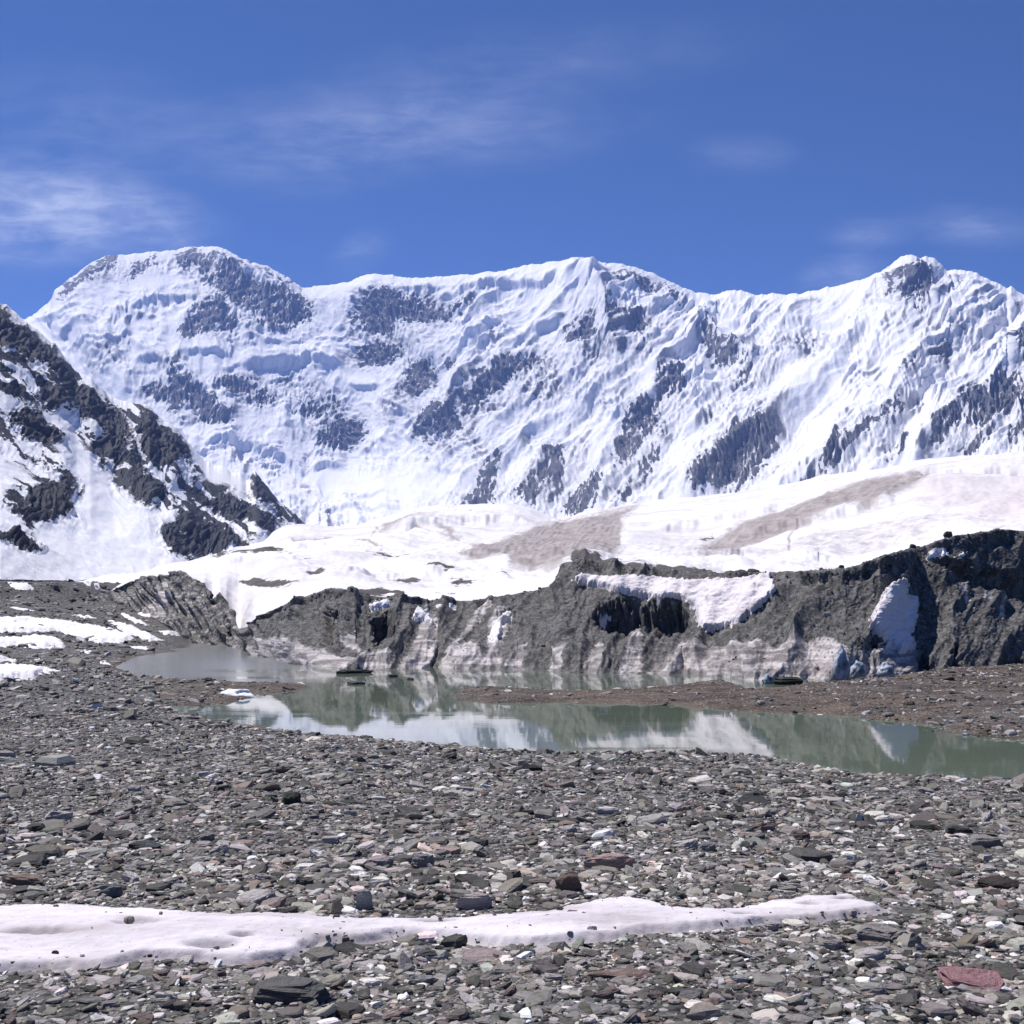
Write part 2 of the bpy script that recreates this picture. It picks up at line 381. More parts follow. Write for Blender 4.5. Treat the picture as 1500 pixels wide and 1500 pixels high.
# ------------------------------------------------------------------ the far massif
CREST = [(-200,500),(-60,480),(30,470),(45,465),(75,440),(80,425),(95,412),(115,400),(133,387),(150,378),(175,374),(190,374),(225,370),(250,368),(270,362),(300,361),(325,365),(345,375),(365,384),(395,393),(420,405),(440,420),(455,422),(490,417),(510,414),(530,405),(545,402),(575,404),(600,408),(630,408),(670,403),(720,400),(750,396),(780,390),(810,385),(838,379),(860,384),(890,388),(910,388),(935,396),(960,403),(980,412),(1000,424),(1020,432),(1050,434),(1065,428),(1085,427),(1105,432),(1150,433),(1190,430),(1220,422),(1260,412),(1290,400),(1305,390),(1320,377),(1335,373),(1350,380),(1368,380),(1378,388),(1388,397),(1400,395),(1420,400),(1440,408),(1460,418),(1475,425),(1481,420),(1490,428),(1500,432),(1560,425),(1750,440)]
ROCKS = [
 [(75,443),(83,428),(100,410),(120,395),(145,380),(170,375),(178,380),(160,395),(130,415),(105,430)],
 [(190,400),(205,385),(232,382),(230,392),(205,402),(185,415)],
 [(250,370),(290,363),(330,375),(350,378),(355,392),(330,385),(310,395),(295,395),(275,388),(258,388)],
 [(297,403),(320,393),(337,383),(350,390),(360,403),(377,417),(400,423),(413,433),(427,430),(443,430),(457,453),(457,473),(433,480),(407,487),(383,480),(375,472),(390,468),(367,460),(347,455),(333,443),(318,433),(310,420)],
 [(365,388),(395,396),(425,410),(440,424),(425,428),(405,415),(385,405)],
 [(260,487),(273,477),(290,463),(283,450),(300,443),(317,433),(327,443),(340,460),(350,477),(347,487),(320,487),(300,493),(290,500),(263,500)],
 [(213,567),(233,560),(247,567),(250,527),(260,527),(263,547),(283,553),(293,570),(313,587),(330,603),(340,617),(330,630),(313,627),(293,613),(277,600),(253,600),(233,587)],
 [(310,560),(330,550),(365,553),(380,565),(360,575),(335,580),(315,572)], [(360,575),(385,565),(405,580),(400,590),(370,590)],
 [(425,605),(455,590),(490,590),(500,600),(480,615),(445,618)], [(460,650),(470,635),(495,615),(530,615),(540,640),(510,660),(475,663)],
 [(505,460),(550,430),(600,430),(633,447),(667,453),(690,432),(700,437),(665,470),(640,480),(610,475),(570,488),(535,485)],
 [(515,520),(550,495),(590,510),(593,525),(560,535),(520,535)], [(600,535),(620,525),(640,545),(635,570),(600,585),(590,570)],
 [(607,630),(620,603),(643,587),(660,600),(677,613),(680,630),(657,643),(627,650),(607,643)], [(650,525),(665,525),(670,540),(655,545)],
 [(700,555),(745,525),(790,520),(800,530),(740,560),(710,600),(680,605)],
 [(900,397),(920,397),(950,410),(977,420),(997,443),(990,453),(967,433),(943,430),(923,417),(907,423),(897,413)],
 [(880,463),(900,453),(933,467),(950,487),(943,503),(917,487),(893,480)], [(840,477),(867,463),(873,487),(867,503),(833,507),(827,493)],
 [(903,687),(913,653),(930,613),(943,597),(963,600),(967,627),(950,643),(933,670),(923,690),(907,693)],
 [(967,567),(993,547),(1005,540),(1003,575),(980,597),(967,587)],
 [(750,737),(777,707),(800,683),(817,660),(830,680),(827,700),(800,720),(783,740),(767,737)],
 [(820,748),(833,720),(857,700),(877,683),(883,720),(877,740),(850,747)], [(677,737),(700,713),(720,680),(733,673),(720,707),(720,733),(700,740)],
 [(1303,417),(1320,393),(1333,383),(1360,390),(1370,407),(1397,427),(1367,433),(1353,447),(1327,447),(1307,443)],
 [(1027,477),(1043,487),(1067,507),(1103,527),(1103,540),(1077,533),(1060,540),(1033,537),(1030,507)],
 [(1043,703),(1050,677),(1080,643),(1110,623),(1133,630),(1140,647),(1127,667),(1107,687),(1083,710),(1057,717)], [(1003,730),(1020,707),(1035,700),(1043,715),(1030,730)],
 [(1177,707),(1200,693),(1210,677),(1230,657),(1250,653),(1273,633),(1300,617),(1317,600),(1320,607),(1300,633),(1277,643),(1253,657),(1233,677),(1217,697),(1193,703)],
 [(1407,597),(1430,583),(1467,557),(1510,563),(1580,560),(1580,600),(1510,603),(1467,613),(1460,627),(1427,627),(1420,607)],
 [(1367,643),(1377,620),(1400,610),(1417,620),(1393,640),(1383,663),(1373,663)], [(1287,680),(1313,657),(1337,647),(1333,663),(1310,677)],
 [(1320,560),(1333,540),(1330,560),(1320,573)], [(1413,657),(1433,640),(1450,630),(1443,653),(1423,663)], [(1480,640),(1505,620),(1505,640),(1477,660)],
 [(1480,500),(1510,490),(1510,530),(1490,525)], [(1335,452),(1350,448),(1352,460),(1342,466)], [(1080,560),(1100,545),(1095,560),(1080,575)],
 [(1040,625),(1055,605),(1068,590),(1062,612),(1048,635)], [(940,690),(955,670),(970,650),(965,675),(945,705)], [(900,740),(915,715),(925,705),(920,725),(905,742)],
]
MIXED = [[(505,450),(560,420),(640,430),(700,425),(690,460),(650,490),(610,560),(560,545),(510,530)],[(560,560),(640,540),(660,580),(620,640),(560,620)],[(680,560),(760,510),(880,480),(960,500),(940,560),(860,600),(760,620),(690,640),(660,600)],
 [(420,540),(500,560),(540,600),(540,650),(470,660),(420,610),(350,600),(300,560),(370,545)],[(855,440),(950,440),(990,500),(960,520),(890,500)],[(1100,480),(1240,480),(1230,520),(1150,530),(1110,570),(1070,560)],
 [(1270,400),(1335,372),(1400,395),(1400,440),(1340,470),(1290,450)],[(1040,640),(1130,600),(1160,620),(1120,700),(1030,740),(1000,740)],[(1180,710),(1320,590),(1340,610),(1250,700)],[(1360,660),(1400,590),(1520,540),(1560,640),(1440,670)],
 [(1380,470),(1480,430),(1500,450),(1400,540),(1300,600),(1330,540)],[(860,720),(950,580),(1010,530),(1020,580),(940,740)],[(700,745),(830,650),(880,680),(880,750)],[(600,640),(690,620),(740,660),(690,700),(620,670)],[(80,440),(180,370),(190,395),(110,440)],
 [(210,380),(340,360),(440,425),(300,400)],[(250,480),(280,440),(330,400),(470,440),(470,490),(340,500)],[(190,560),(250,520),(345,610),(330,640),(230,600)],[(100,500),(180,500),(200,560),(140,560)],[(1060,560),(1130,530),(1110,580),(1040,640),(1020,620)],[(640,730),(740,690),(740,745)]]
SERAC = [([(273,517),(333,518)],10),([(360,533),(415,527),(460,527),(500,537)],18),([(195,452),(227,436),(287,433)],12),([(200,530),(245,532)],14),
 ([(587,422),(613,425),(650,420)],10),([(645,435),(673,427),(713,425),(753,418),(793,415),(817,398)],14),([(703,483),(727,480),(737,473)],9),
 ([(785,485),(820,473)],14),([(897,435),(917,442),(950,452),(983,452)],10),([(1153,477),(1187,472),(1240,477)],15),([(1030,463),(1067,473),(1105,470)],14),
 ([(1267,453),(1300,453),(1333,455)],8),([(1437,490),(1467,475)],12),([(307,647),(367,650),(417,673),(443,690)],16),([(457,683),(500,683)],14),
 ([(420,733),(467,737)],12),([(500,733),(567,725)],7),([(495,750),(585,745)],9),([(517,565),(550,562)],10),([(500,508),(525,510)],8),([(530,660),(555,650)],10),
 ([(50,470),(80,465),(120,452)],9),([(90,490),(130,478)],8),([(120,505),(165,500),(190,490)],9),([(560,590),(590,600)],8),([(1000,590),(1040,570)],8),([(1050,560),(1090,550)],7),
 ([(950,490),(1000,505),(1040,520)],9),([(640,690),(680,700)],7),([(1130,520),(1170,512)],8)]
RIBS = [([(840,380),(853,407),(867,420),(883,453),(900,500),(925,530)],34,15),([(1028,472),(1060,500),(1105,535)],24,12),([(1028,472),(1000,500),(960,560)],24,9),
 ([(1335,375),(1290,430),(1250,480),(1210,540),(1150,590),(1090,620),(1040,680),(1000,730)],36,14),([(1480,425),(1430,470),(1390,510),(1340,560),(1300,600),(1250,640),(1190,700)],36,16),
 ([(1540,480),(1470,550),(1410,600),(1370,650),(1330,690)],34,15),([(1005,540),(970,565),(940,597),(905,650),(880,700),(850,745)],30,14),
 ([(820,655),(780,700),(740,745)],22,10),([(870,620),(830,655),(800,690)],22,8),([(1140,620),(1090,650),(1040,700),(1010,740)],24,10),([(300,361),(325,385),(355,400),(400,420),(450,450)],26,10),
 ([(545,402),(560,440),(600,480),(640,540)],26,7),([(850,400),(790,470),(720,540),(650,590),(610,640)],30,8),([(300,440),(270,480),(255,530),(300,580),(340,620)],20,8),([(150,378),(120,440),(130,500),(200,580)],30,7),
 ([(643,587),(630,620),(600,650)],18,8)]
def build_massif():
    px = np.arange(-180, 1701, 1.2)
    cp = tab(px, CREST)
    jag = fbm(px/14, px*0+.5, 4, 90)*3.2 + fbm(px/3.2, px*0+.5, 2, 95)*1.1
    kx = [-200, 300, 500, 700, 1000, 1500, 1750]
    D0 = np.interp(px, kx, [6800, 6800, 6600, 6000, 5200, 4300, 4000])
    D1 = np.interp(px, kx, [8000, 8300, 8800, 8000, 7000, 6000, 5600]); p1 = np.interp(px, [-200, 300, 500, 700, 1000, 1300, 1750], [700, 680, 690, 680, 650, 610, 590])
    D2 = np.interp(px, [-200, 50, 300, 450, 840, 1050, 1335, 1500, 1750], [10800, 11000, 11700, 11000, 10000, 9900, 9000, 8200, 8000])
    k = np.ones(41)/41; sm = lambda a: np.convolve(np.pad(a, 20, 'edge'), k, 'valid')
    D0, D1, D2, p1 = sm(D0), sm(D1), sm(D2), sm(p1)
    Z2 = zpy(cp, D2)
    P = loft(px, [(D0, zpy(840, D0)), (D1, zpy(p1, D1)), (D2, Z2), (D2+500, Z2-240), (D2+2600, Z2-2300)], [130, 270, 14, 12])
    x, y = project(P); N = normals(P); N *= np.sign(N[..., 2:3]+1e-9)
    row = np.arange(P.shape[0])[:, None]
    below = np.where(row > 400, 0, y - cp)             # pixels under the crest
    damp = .16 + .84*sst(1, 26, below)
    wx = fbm(x/70, y/70, 3, 11)*16 + fbm(x/22, y/22, 2, 12)*2.2; wy = fbm(x/70, y/70, 3, 14)*16 + fbm(x/22, y/22, 2, 15)*2.2
    X, Y = x+wx, y+wy
    def flow(dx, dy):                                   # coordinates across and along a fall line
        n = math.hypot(dx, dy); dx, dy = dx/n, dy/n
        return X*dy - Y*dx, X*dx + Y*dy
    wr = sst(520, 720, x); wl = 1-sst(180, 330, x); wm = 1-wr-wl
    u, v = flow(-.72, .70); ur, vr = u, v
    R = ridged(u/82, v/330, 5, 21, .45); rr = ridged(u/27, v/150, 4, 28)
    u, v = flow(.62, .78); L = ridged(u/70, v/220, 4, 31, .4)
    u, v = flow(.15, 1); Mi = ridged(u/80, v/170, 4, 41, .4)
    rough = sst(-.15, .35, fbm(x/110, y/80, 3, 43))                # calm snowfields and broken ground take turns
    disp = wr*((R-.45)*29 + (rr-.4)*(7+11*rough) + (ridged(u/11, v/85, 3, 29)-.4)*(1.2+3.2*rough)) + wl*(L-.45)*16 + wm*(Mi-.45)*17 + (1-wr)*(ridged(X/26, Y/40, 4, 44, .55)-.45)*(2+8*rough)
    disp += (ridged(X/34, Y/20, 4, 51)-.5)*4.0*rough + fbm(x/9, y/8, 3, 55)*.9*(.3+.7*rough)
    flm = sst(-.05, .25, fbm(x/90, y/60, 3, 61))*sst(600, 800, x)
    disp = disp*(1-.45*flm) + wr*(R-.45)*13*flm
    uf, vf = x*.94+y*.34, y*.94-x*.34
    disp += flm*(ridged(uf/7.5, vf/130, 2, 65)-.5)*2.3
    calm = np.clip(sdmany(x+wx, y+wy*.5, [[(455,690),(500,678),(570,690),(640,705),(690,725),(600,735),(520,735),(450,725)],[(330,600),(400,625),(440,660),(380,645),(320,630)],[(380,505),(440,500),(500,520),(440,526),(370,528)],[(160,390),(240,390),(280,420),(180,440),(110,450)],[(1130,540),(1230,520),(1200,580),(1120,600),(1060,620)]], 40)/16*.5+.5, 0, 1)
    disp *= 1-.72*calm
    for ln, wd, h in RIBS:
        q, tt = dline(X, Y, ln, wd*1.6)
        disp += h*1.35*np.clip(1-q/wd, 0, 1)**1.3*sst(0, .08, 1-tt)*sst(-.06, .16, tt)
    # ice cliffs: a bulge that breaks off sharply below its lip
    ic = np.zeros_like(x)
    for ln, h in SERAC:
        A = np.array(ln, float)
        lx = np.interp(x, A[:,0], A[:,1]) + fbm(x/12, x*0+3.3, 3, 71)*3
        e = np.minimum(sst(A[0,0]-10, A[0,0]+8, x), 1-sst(A[-1,0]-8, A[-1,0]+10, x))
        s = y + .35*wy - lx
        b = np.where(s < 0, np.exp(s/(h*1.9)), 1-sst(0, h*.55, s))
        disp += e*b*h*.62; ic = np.maximum(ic, e*np.exp(-((s-h*.3)/(h*.6))**2))
    # terraced ice: icefall in the cirque and random shelves on the upper snow
    zone = np.clip(sdpoly(x, y, [(300,640),(420,655),(520,665),(560,690),(640,705),(700,720),(760,750),(760,800),(420,800),(380,720)], 60)/35+.4, 0, 1)
    tv = Y*1.0 + X*.12 + fbm(x/30, y/16, 5, 81, .65)*26
    saw = tv/17 % 1.0
    zone = zone*(1-calm)
    disp += zone*(np.where(saw < .7, saw/.7, (1-saw)/.3)-.5)*9*(.9*sst(-.1, .4, fbm(x/34, y/22, 3, 83)))
    disp += zone*(ridged(x/9, y/7, 3, 88)-.5)*3.2*sst(-.1, .35, fbm(x/45, y/25, 3, 89))
    up = (1-sst(560, 640, x+.2*y))*sst(20, 50, below)*(1-zone)*sst(-.1, .3, fbm(x/60, y/40, 3, 85))
    tv = Y + X*.1 + fbm(x/40, y/20, 4, 86)*14; saw = tv/24 % 1.0
    disp += up*(np.where(saw < .72, saw/.72, (1-saw)/.28)-.5)*4
    # rock
    k1 = fbm(x/26, y/26, 5, 91, .6)*15; k2 = fbm(x/26, y/26, 5, 94, .6)*15
    sdv = sdmany(x+k1, y+k2, ROCKS, 40)
    core = np.clip(sdv/16*.5+.5, 0, 1)
    mixed = np.clip(sdmany(x+k1, y+k2, MIXED, 40)/22*.5+.5, 0, 1)
    solid = np.clip(sdv/6*.5+.5, 0, 1)
    disp += (solid + .5*mixed)*((ridged(X/8, Y/11, 5, 96, .62)-.5)*8.5) - solid*1.5
    P = P + N*(disp*damp)[..., None]*(P[..., 1]/F)[..., None]
    P[..., 2] -= jag*np.exp(-np.maximum(below, 0)/7)*P[..., 1]/F
    # rock shows on the steep lee side of ribs and under ledges; snow lies on what faces the other way
    N2 = normals(blur(P, 3)); N2 *= np.sign((N2*N).sum(-1, keepdims=True)+1e-9); dN = N2-N
    st = 1-np.abs(N2[..., 2])
    lee = .70*dN[..., 0]-.72*dN[..., 2]
    low = .25*dN[..., 0]-.95*dN[..., 2]
    face = wr*lee + (1-wr)*(.5*lee+.5*low)
    ledge = fbm((x*.35+y)/3.4, (x-y*.35)/26, 4, 97, .6); strk = fbm(ur/3.8, vr/48, 4, 98, .6); blot = fbm(x/9, y/7, 4, 100, .6)
    grain = np.where(x > 640, strk, ledge)
    strk2 = fbm(ur/7, vr/60, 5, 103, .6)*.8; ledge2 = fbm((x*.35+y)/6, (x-y*.35)/34, 5, 104, .6)*.8
    body = sst(.50, .74, core + .34*(face*.8) - .62*np.where(x > 640, strk2, ledge2) + .22*blot + .06)*sst(-.6, -.1, face - .5*grain + .12)*(1-.85*sst(.13, .30, grain - .35*face + .15*blot))
    patchy = sst(-.12, .3, fbm(x/55, y/45, 3, 101))
    thin = np.clip(mixed*sst(-.12, .30, face*.9 + .45*grain + .35*blot)*(.35+.65*patchy), 0, 1)          # rock under a skin of snow
    thin = np.maximum(thin, sst(.10, .36, face + .25*grain)*patchy*(1-ic)*sst(4, 24, below)*.8)
    half = mixed*sst(.16, .36, face + .34*grain + .12*blot)*.8*(.3+.7*patchy)
    rock = np.clip(np.maximum(body*.94, half)*(1-.85*ic*(solid < .5)), 0, 1)
    thin = np.maximum(np.maximum(thin, core*.35), mixed*sst(-.25, .2, blot + .5*grain)*(.25+.45*patchy))
    o = grid_mesh('mountain', P, M_massif, {'rock': rock, 'thin': thin})
    tag(o, 'massive snow covered mountain wall with rocky summits and ice cliffs across the background', 'mountain', kind='structure')
build_massif()

# ------------------------------------------------------------------ the near spur on the left
SPUR = [(-320,330),(-120,395),(-20,437),(0,448),(10,452),(33,470),(57,490),(83,510),(97,527),(110,547),(133,553),(143,567),(167,587),(200,593),(220,597),(233,613),(253,623),(267,640),(283,657),(300,676),(333,688),(355,698),(363,706),(373,690),(387,707),(410,737),(430,750),(450,770),(480,790),(520,815)]
LROCK = [
 [(-320,330),(-120,395),(0,450),(10,452),(43,483),(83,510),(97,527),(100,540),(97,560),(80,550),(57,537),(40,533),(20,517),(0,507),(-80,470),(-200,420)],
 [(97,537),(113,553),(143,577),(167,603),(180,620),(187,647),(190,673),(167,687),(140,667),(127,663),(140,640),(127,620),(103,607),(97,597),(77,597),(63,597),(67,573),(87,567)],
 [(13,603),(37,593),(67,617),(90,643),(93,650),(67,653),(43,640),(20,620)], [(-30,500),(0,530),(20,563),(57,593),(57,600),(33,587),(17,573),(0,553)],
 [(200,593),(220,597),(230,617),(263,633),(283,657),(280,680),(267,670),(253,680),(230,687),(217,673),(200,650),(193,640),(207,620)],
 [(167,687),(207,687),(233,707),(260,733),(287,750),(300,767),(300,787),(273,753),(247,730),(220,743),(200,723),(170,713)],
 [(237,783),(240,763),(260,750),(290,750),(300,767),(320,763),(347,777),(367,800),(333,810),(320,813),(280,820),(267,810),(247,803)],
 [(277,680),(290,703),(310,727),(333,720),(347,720),(367,740),(393,753),(403,773),(397,787),(367,773),(333,757),(310,747),(293,727),(280,700)],
 [(363,720),(373,690),(387,707),(407,733),(430,750),(450,770),(430,770),(403,750),(377,737)],
 [(43,713),(60,703),(77,707),(93,697),(110,713),(100,743),(103,753),(77,763),(40,767),(13,747),(30,737)],
 [(37,660),(60,680),(83,697),(73,697),(50,680)], [(0,777),(20,777),(40,790),(67,803),(43,807),(17,797),(-40,790)],
 [(185,640),(200,655),(215,690),(190,690)], [(112,722),(120,716),(124,724),(116,728)], [(60,560),(75,565),(70,590),(55,585)],
 [(143,567),(160,580),(190,620),(200,650),(185,640),(165,600)], [(-200,640),(-60,690),(0,740),(-20,760),(-120,740)],
]
LMIX = [[(-200,380),(0,446),(45,480),(100,525),(150,570),(230,600),(290,660),(300,700),(250,700),(170,700),(110,640),(40,600),(-40,560),(-200,520)],[(160,680),(260,690),(300,700),(400,740),(420,785),(330,800),(250,760),(170,710)],
 [(230,760),(300,750),(370,800),(330,815),(270,825),(235,800)],[(355,700),(375,685),(460,775),(380,760)],[(-40,580),(60,620),(100,690),(90,730),(20,680),(-40,640)],[(0,700),(110,690),(110,770),(20,780)]]
def build_spur():
    px = np.arange(-320, 521, .9)
    cp = tab(px, SPUR); jag = fbm(px/14, px*0+.5, 3, 190)*5
    cp = np.convolve(np.pad(cp, 3, 'edge'), np.ones(7)/7, 'valid')
    D0 = np.interp(px, [-320, 0, 250, 520], [450, 650, 1050, 2100]); D1 = np.interp(px, [-320, 0, 250, 520], [1050, 1300, 1900, 2800])
    D2 = np.interp(px, [-320, 0, 250, 520], [1700, 2250, 2900, 3500])
    p0 = np.interp(px, [-320, 0, 100, 300, 420, 520], [880, 850, 850, 850, 840, 845]); p1 = p0*.42+cp*.58
    p1 = np.minimum(p1, np.interp(px, [-320, 0, 150, 300, 520], [690, 690, 735, 785, 830]))
    Z2 = zpy(cp, D2)
    P = loft(px, [(D0, zpy(p0, D0)), (D1, zpy(p1, D1)), (D2, Z2), (D2+250, Z2-220), (D2+1500, Z2*.1-300)], [170, 210, 12, 10])
    x, y = project(P); N = normals(P); N *= np.sign(N[..., 2:3]+1e-9)
    row = np.arange(P.shape[0])[:, None]
    below = np.where(row > 380, 0, y-cp); damp = .2+.8*sst(2, 25, below)
    wx = fbm(x/60, y/60, 3, 111)*14; wy = fbm(x/60, y/60, 3, 114)*14
    X, Y = x+wx, y+wy
    u = (X*.66 - Y*.75); v = X*.75 + Y*.66
    k1 = fbm(x/24, y/24, 5, 191, .6)*15; k2 = fbm(x/24, y/24, 5, 194, .6)*15
    core = np.clip(sdmany(x+k1, y+k2, LROCK, 40)/6*.5+.5, 0, 1)
    mixed = np.clip(sdmany(x+k1, y+k2, LMIX, 40)/18*.5+.5, 0, 1)
    soft = sst(25, 80, below); cr = np.maximum(core, mixed)
    disp = (ridged(u/64, v/260, 4, 121, .45)-.45)*20*(.35+.65*cr)*soft + (ridged(u/22, v/80, 4, 128)-.45)*8*(.06+.3*cr+.64*core)
    disp += (.2*cr+.8*core)*((ridged(X/12, Y/14, 5, 131, .62)-.4)*9.5) + fbm(x/45, y/35, 3, 135)*3
    P = P + N*(disp*damp)[..., None]*(P[..., 1]/F)[..., None]
    P[..., 2] -= jag*np.exp(-np.maximum(below, 0)/8)*P[..., 1]/F
    dust = sst(.12, .4, np.maximum(fbm(u/5, v/45, 4, 141), fbm(x/12, y/10, 4, 145)))
    half = mixed*sst(.0, .16, fbm(u/15, v/75, 4, 147) + .2*fbm(x/6, y/6, 3, 149))*.95
    rock = np.clip(np.maximum(core*(1-.4*dust), half), 0, 1)
    o = grid_mesh('mountain_spur', P, M_spur, {'rock': rock, 'thin': .3*core})
    tag(o, 'dark rocky mountain spur streaked with snow, falling from the left towards the glacier', 'mountain spur', kind='structure')
build_spur()

# ------------------------------------------------------------------ ice cliff
FOOT_D = [(100,175),(200,150),(260,140),(340,125),(350,120),(370,103),(440,84),(520,75),(600,76),(640,78),(700,77),(760,76),(830,72),(900,72),(1000,70.6),(1100,65.5),(1180,65.5),(1240,65.5),(1290,67),(1340,72),(1400,72),(1500,75),(1750,75)]
FOOT_Y = [(100,900),(170,895),(200,908),(240,933),(300,945),(340,948)]
LIP = [(100,880),(150,872),(190,852),(210,848),(230,846),(250,842),(265,836),(280,846),(300,855),(312,878),(322,868),(332,880),(342,910),(352,935),(366,918),(385,900),(430,880),(480,862),(500,862),(520,868),(560,875),(620,880),(700,880),(740,872),(780,866),(812,857),(818,838),(822,826),(835,822),(870,822),(930,830),(1000,836),(1070,841),(1130,838),(1200,835),(1250,830),(1290,815),(1350,800),(1400,785),(1470,775),(1500,778),(1600,785),(1750,790)]
SETB = [(100,14),(300,10),(340,6),(355,6),(430,14),(500,20),(830,24),(950,22),(1100,18),(1200,13),(1320,12),(1500,17),(1750,17)]
ICE = [[(370,960),(380,942),(430,938),(450,952),(475,965),(470,985),(440,982),(400,975)],[(575,985),(600,955),(612,925),(620,895),(638,910),(640,940),(630,985)],
 [(635,990),(660,955),(690,942),(710,965),(705,990)],[(700,990),(715,950),(718,915),(735,898),(752,905),(745,930),(735,945),(735,990)],[(735,992),(760,955),(775,955),(765,992)],
 [(795,995),(815,960),(830,955),(822,995)],[(850,995),(860,965),(875,945),(885,955),(880,995)],[(900,998),(915,960),(930,925),(942,935),(938,998)],[(945,998),(960,965),(1000,945),(1040,945),(1100,938),(1160,940),(1200,928),(1215,928),(1235,950),(1250,990),(1250,1010),(1100,1010)],
 [(1240,965),(1280,950),(1340,930),(1348,965),(1340,985),(1290,995),(1240,995)],[(1405,850),(1412,830),(1420,880),(1415,890)],[(1440,880),(1443,845),(1450,880)],[(1462,905),(1470,865),(1478,870),(1470,905)],
 [(200,905),(235,870),(255,850),(245,890),(215,925)],[(440,985),(470,960),(540,965),(570,965),(575,990)],[(500,940),(520,920),(530,960)],[(660,945),(690,905),(722,880),(724,888),(690,925),(668,950)]]
CAVE = [([(868,905),(880,890),(930,885),(1000,890),(1010,915),(960,925),(890,925)],1.9),([(545,900),(575,898),(580,935),(550,945)],1.6),([(732,905),(755,902),(755,922),(738,922)],1.2),
 ([(1365,822),(1400,818),(1500,845),(1600,850),(1600,885),(1500,880),(1440,862),(1400,850)],1.1),([(1385,985),(1400,950),(1413,985)],1.6),([(1350,990),(1340,965),(1355,955),(1362,985)],1.2),([(1275,928),(1290,935),(1300,945),(1278,945)],1.2),
 ([(470,880),(500,885),(500,960),(475,950)],.8),([(1460,985),(1475,960),(1500,970),(1500,990)],1.0)]
SNOWP = [
 ('broad ragged white snow field draped over the dark rim of the ice cliff', [(838,848),(850,840),(880,845),(930,843),(1000,850),(1080,848),(1128,840),(1138,865),(1115,890),(1085,912),(1060,922),(1035,928),(1020,915),(1018,895),(1000,880),(960,880),(925,875),(880,862),(845,857)], M_icesnow, .45),
 ('tall ragged tongue of grey white snow stuck on the dark right cliff face', [(1272,915),(1280,893),(1300,860),(1313,852),(1330,848),(1330,873),(1347,878),(1345,905),(1337,930),(1340,950),(1320,960),(1295,945),(1280,930)], M_icesnow, .5),
 ('small blocky snow patch on the left rim of the ice cliff', [(541,886),(556,880),(571,878),(573,889),(558,893),(543,897)], M_patch, .4),
 ('white snow cap on a pale ice rib left of the cliff centre', [(603,902),(611,887),(622,893),(636,908),(637,916),(622,911),(608,914)], M_patch, .4),
 ('crooked white snow patch in a cleft near the cliff centre', [(714,927),(724,911),(744,894),(753,908),(737,919),(732,940),(716,942)], M_patch, .4),
 ('small oval snow patch above the dark hollow in the cliff', [(874,911),(886,897),(893,903),(882,916)], M_patch, .35),
 ('larger white snow patch near the top of the gravel hill on the right', [(1353,821),(1364,806),(1385,804),(1389,814),(1371,815),(1359,823)], M_patch, .4),
 ('smaller white snow scrap near the top of the gravel hill on the right', [(1399,815),(1411,807),(1419,809),(1406,818)], M_patch, .3),
 ('tiny snow scrap under the rim right of the blocky patch', [(636,886),(647,884),(649,891),(640,891)], M_patch, .3),
 ('tiny round snow scrap on the cliff rim farthest right of the blocky patch', [(656,884),(666,882),(666,890),(659,891)], M_patch, .3),
]
def cliff_guides(px):
    Df = tab(px, FOOT_D); lip = tab(px, LIP); sb = tab(px, SETB)
    zf = np.where(px > 345, -4.5, zpy(tab(px, FOOT_Y), Df)); zf = np.where(px <= 345, np.minimum(zf, -1.6), zf)
    Dl = Df+sb; zl = zpy(lip, Dl)
    return Df, zf, Dl, zl, sb, lip
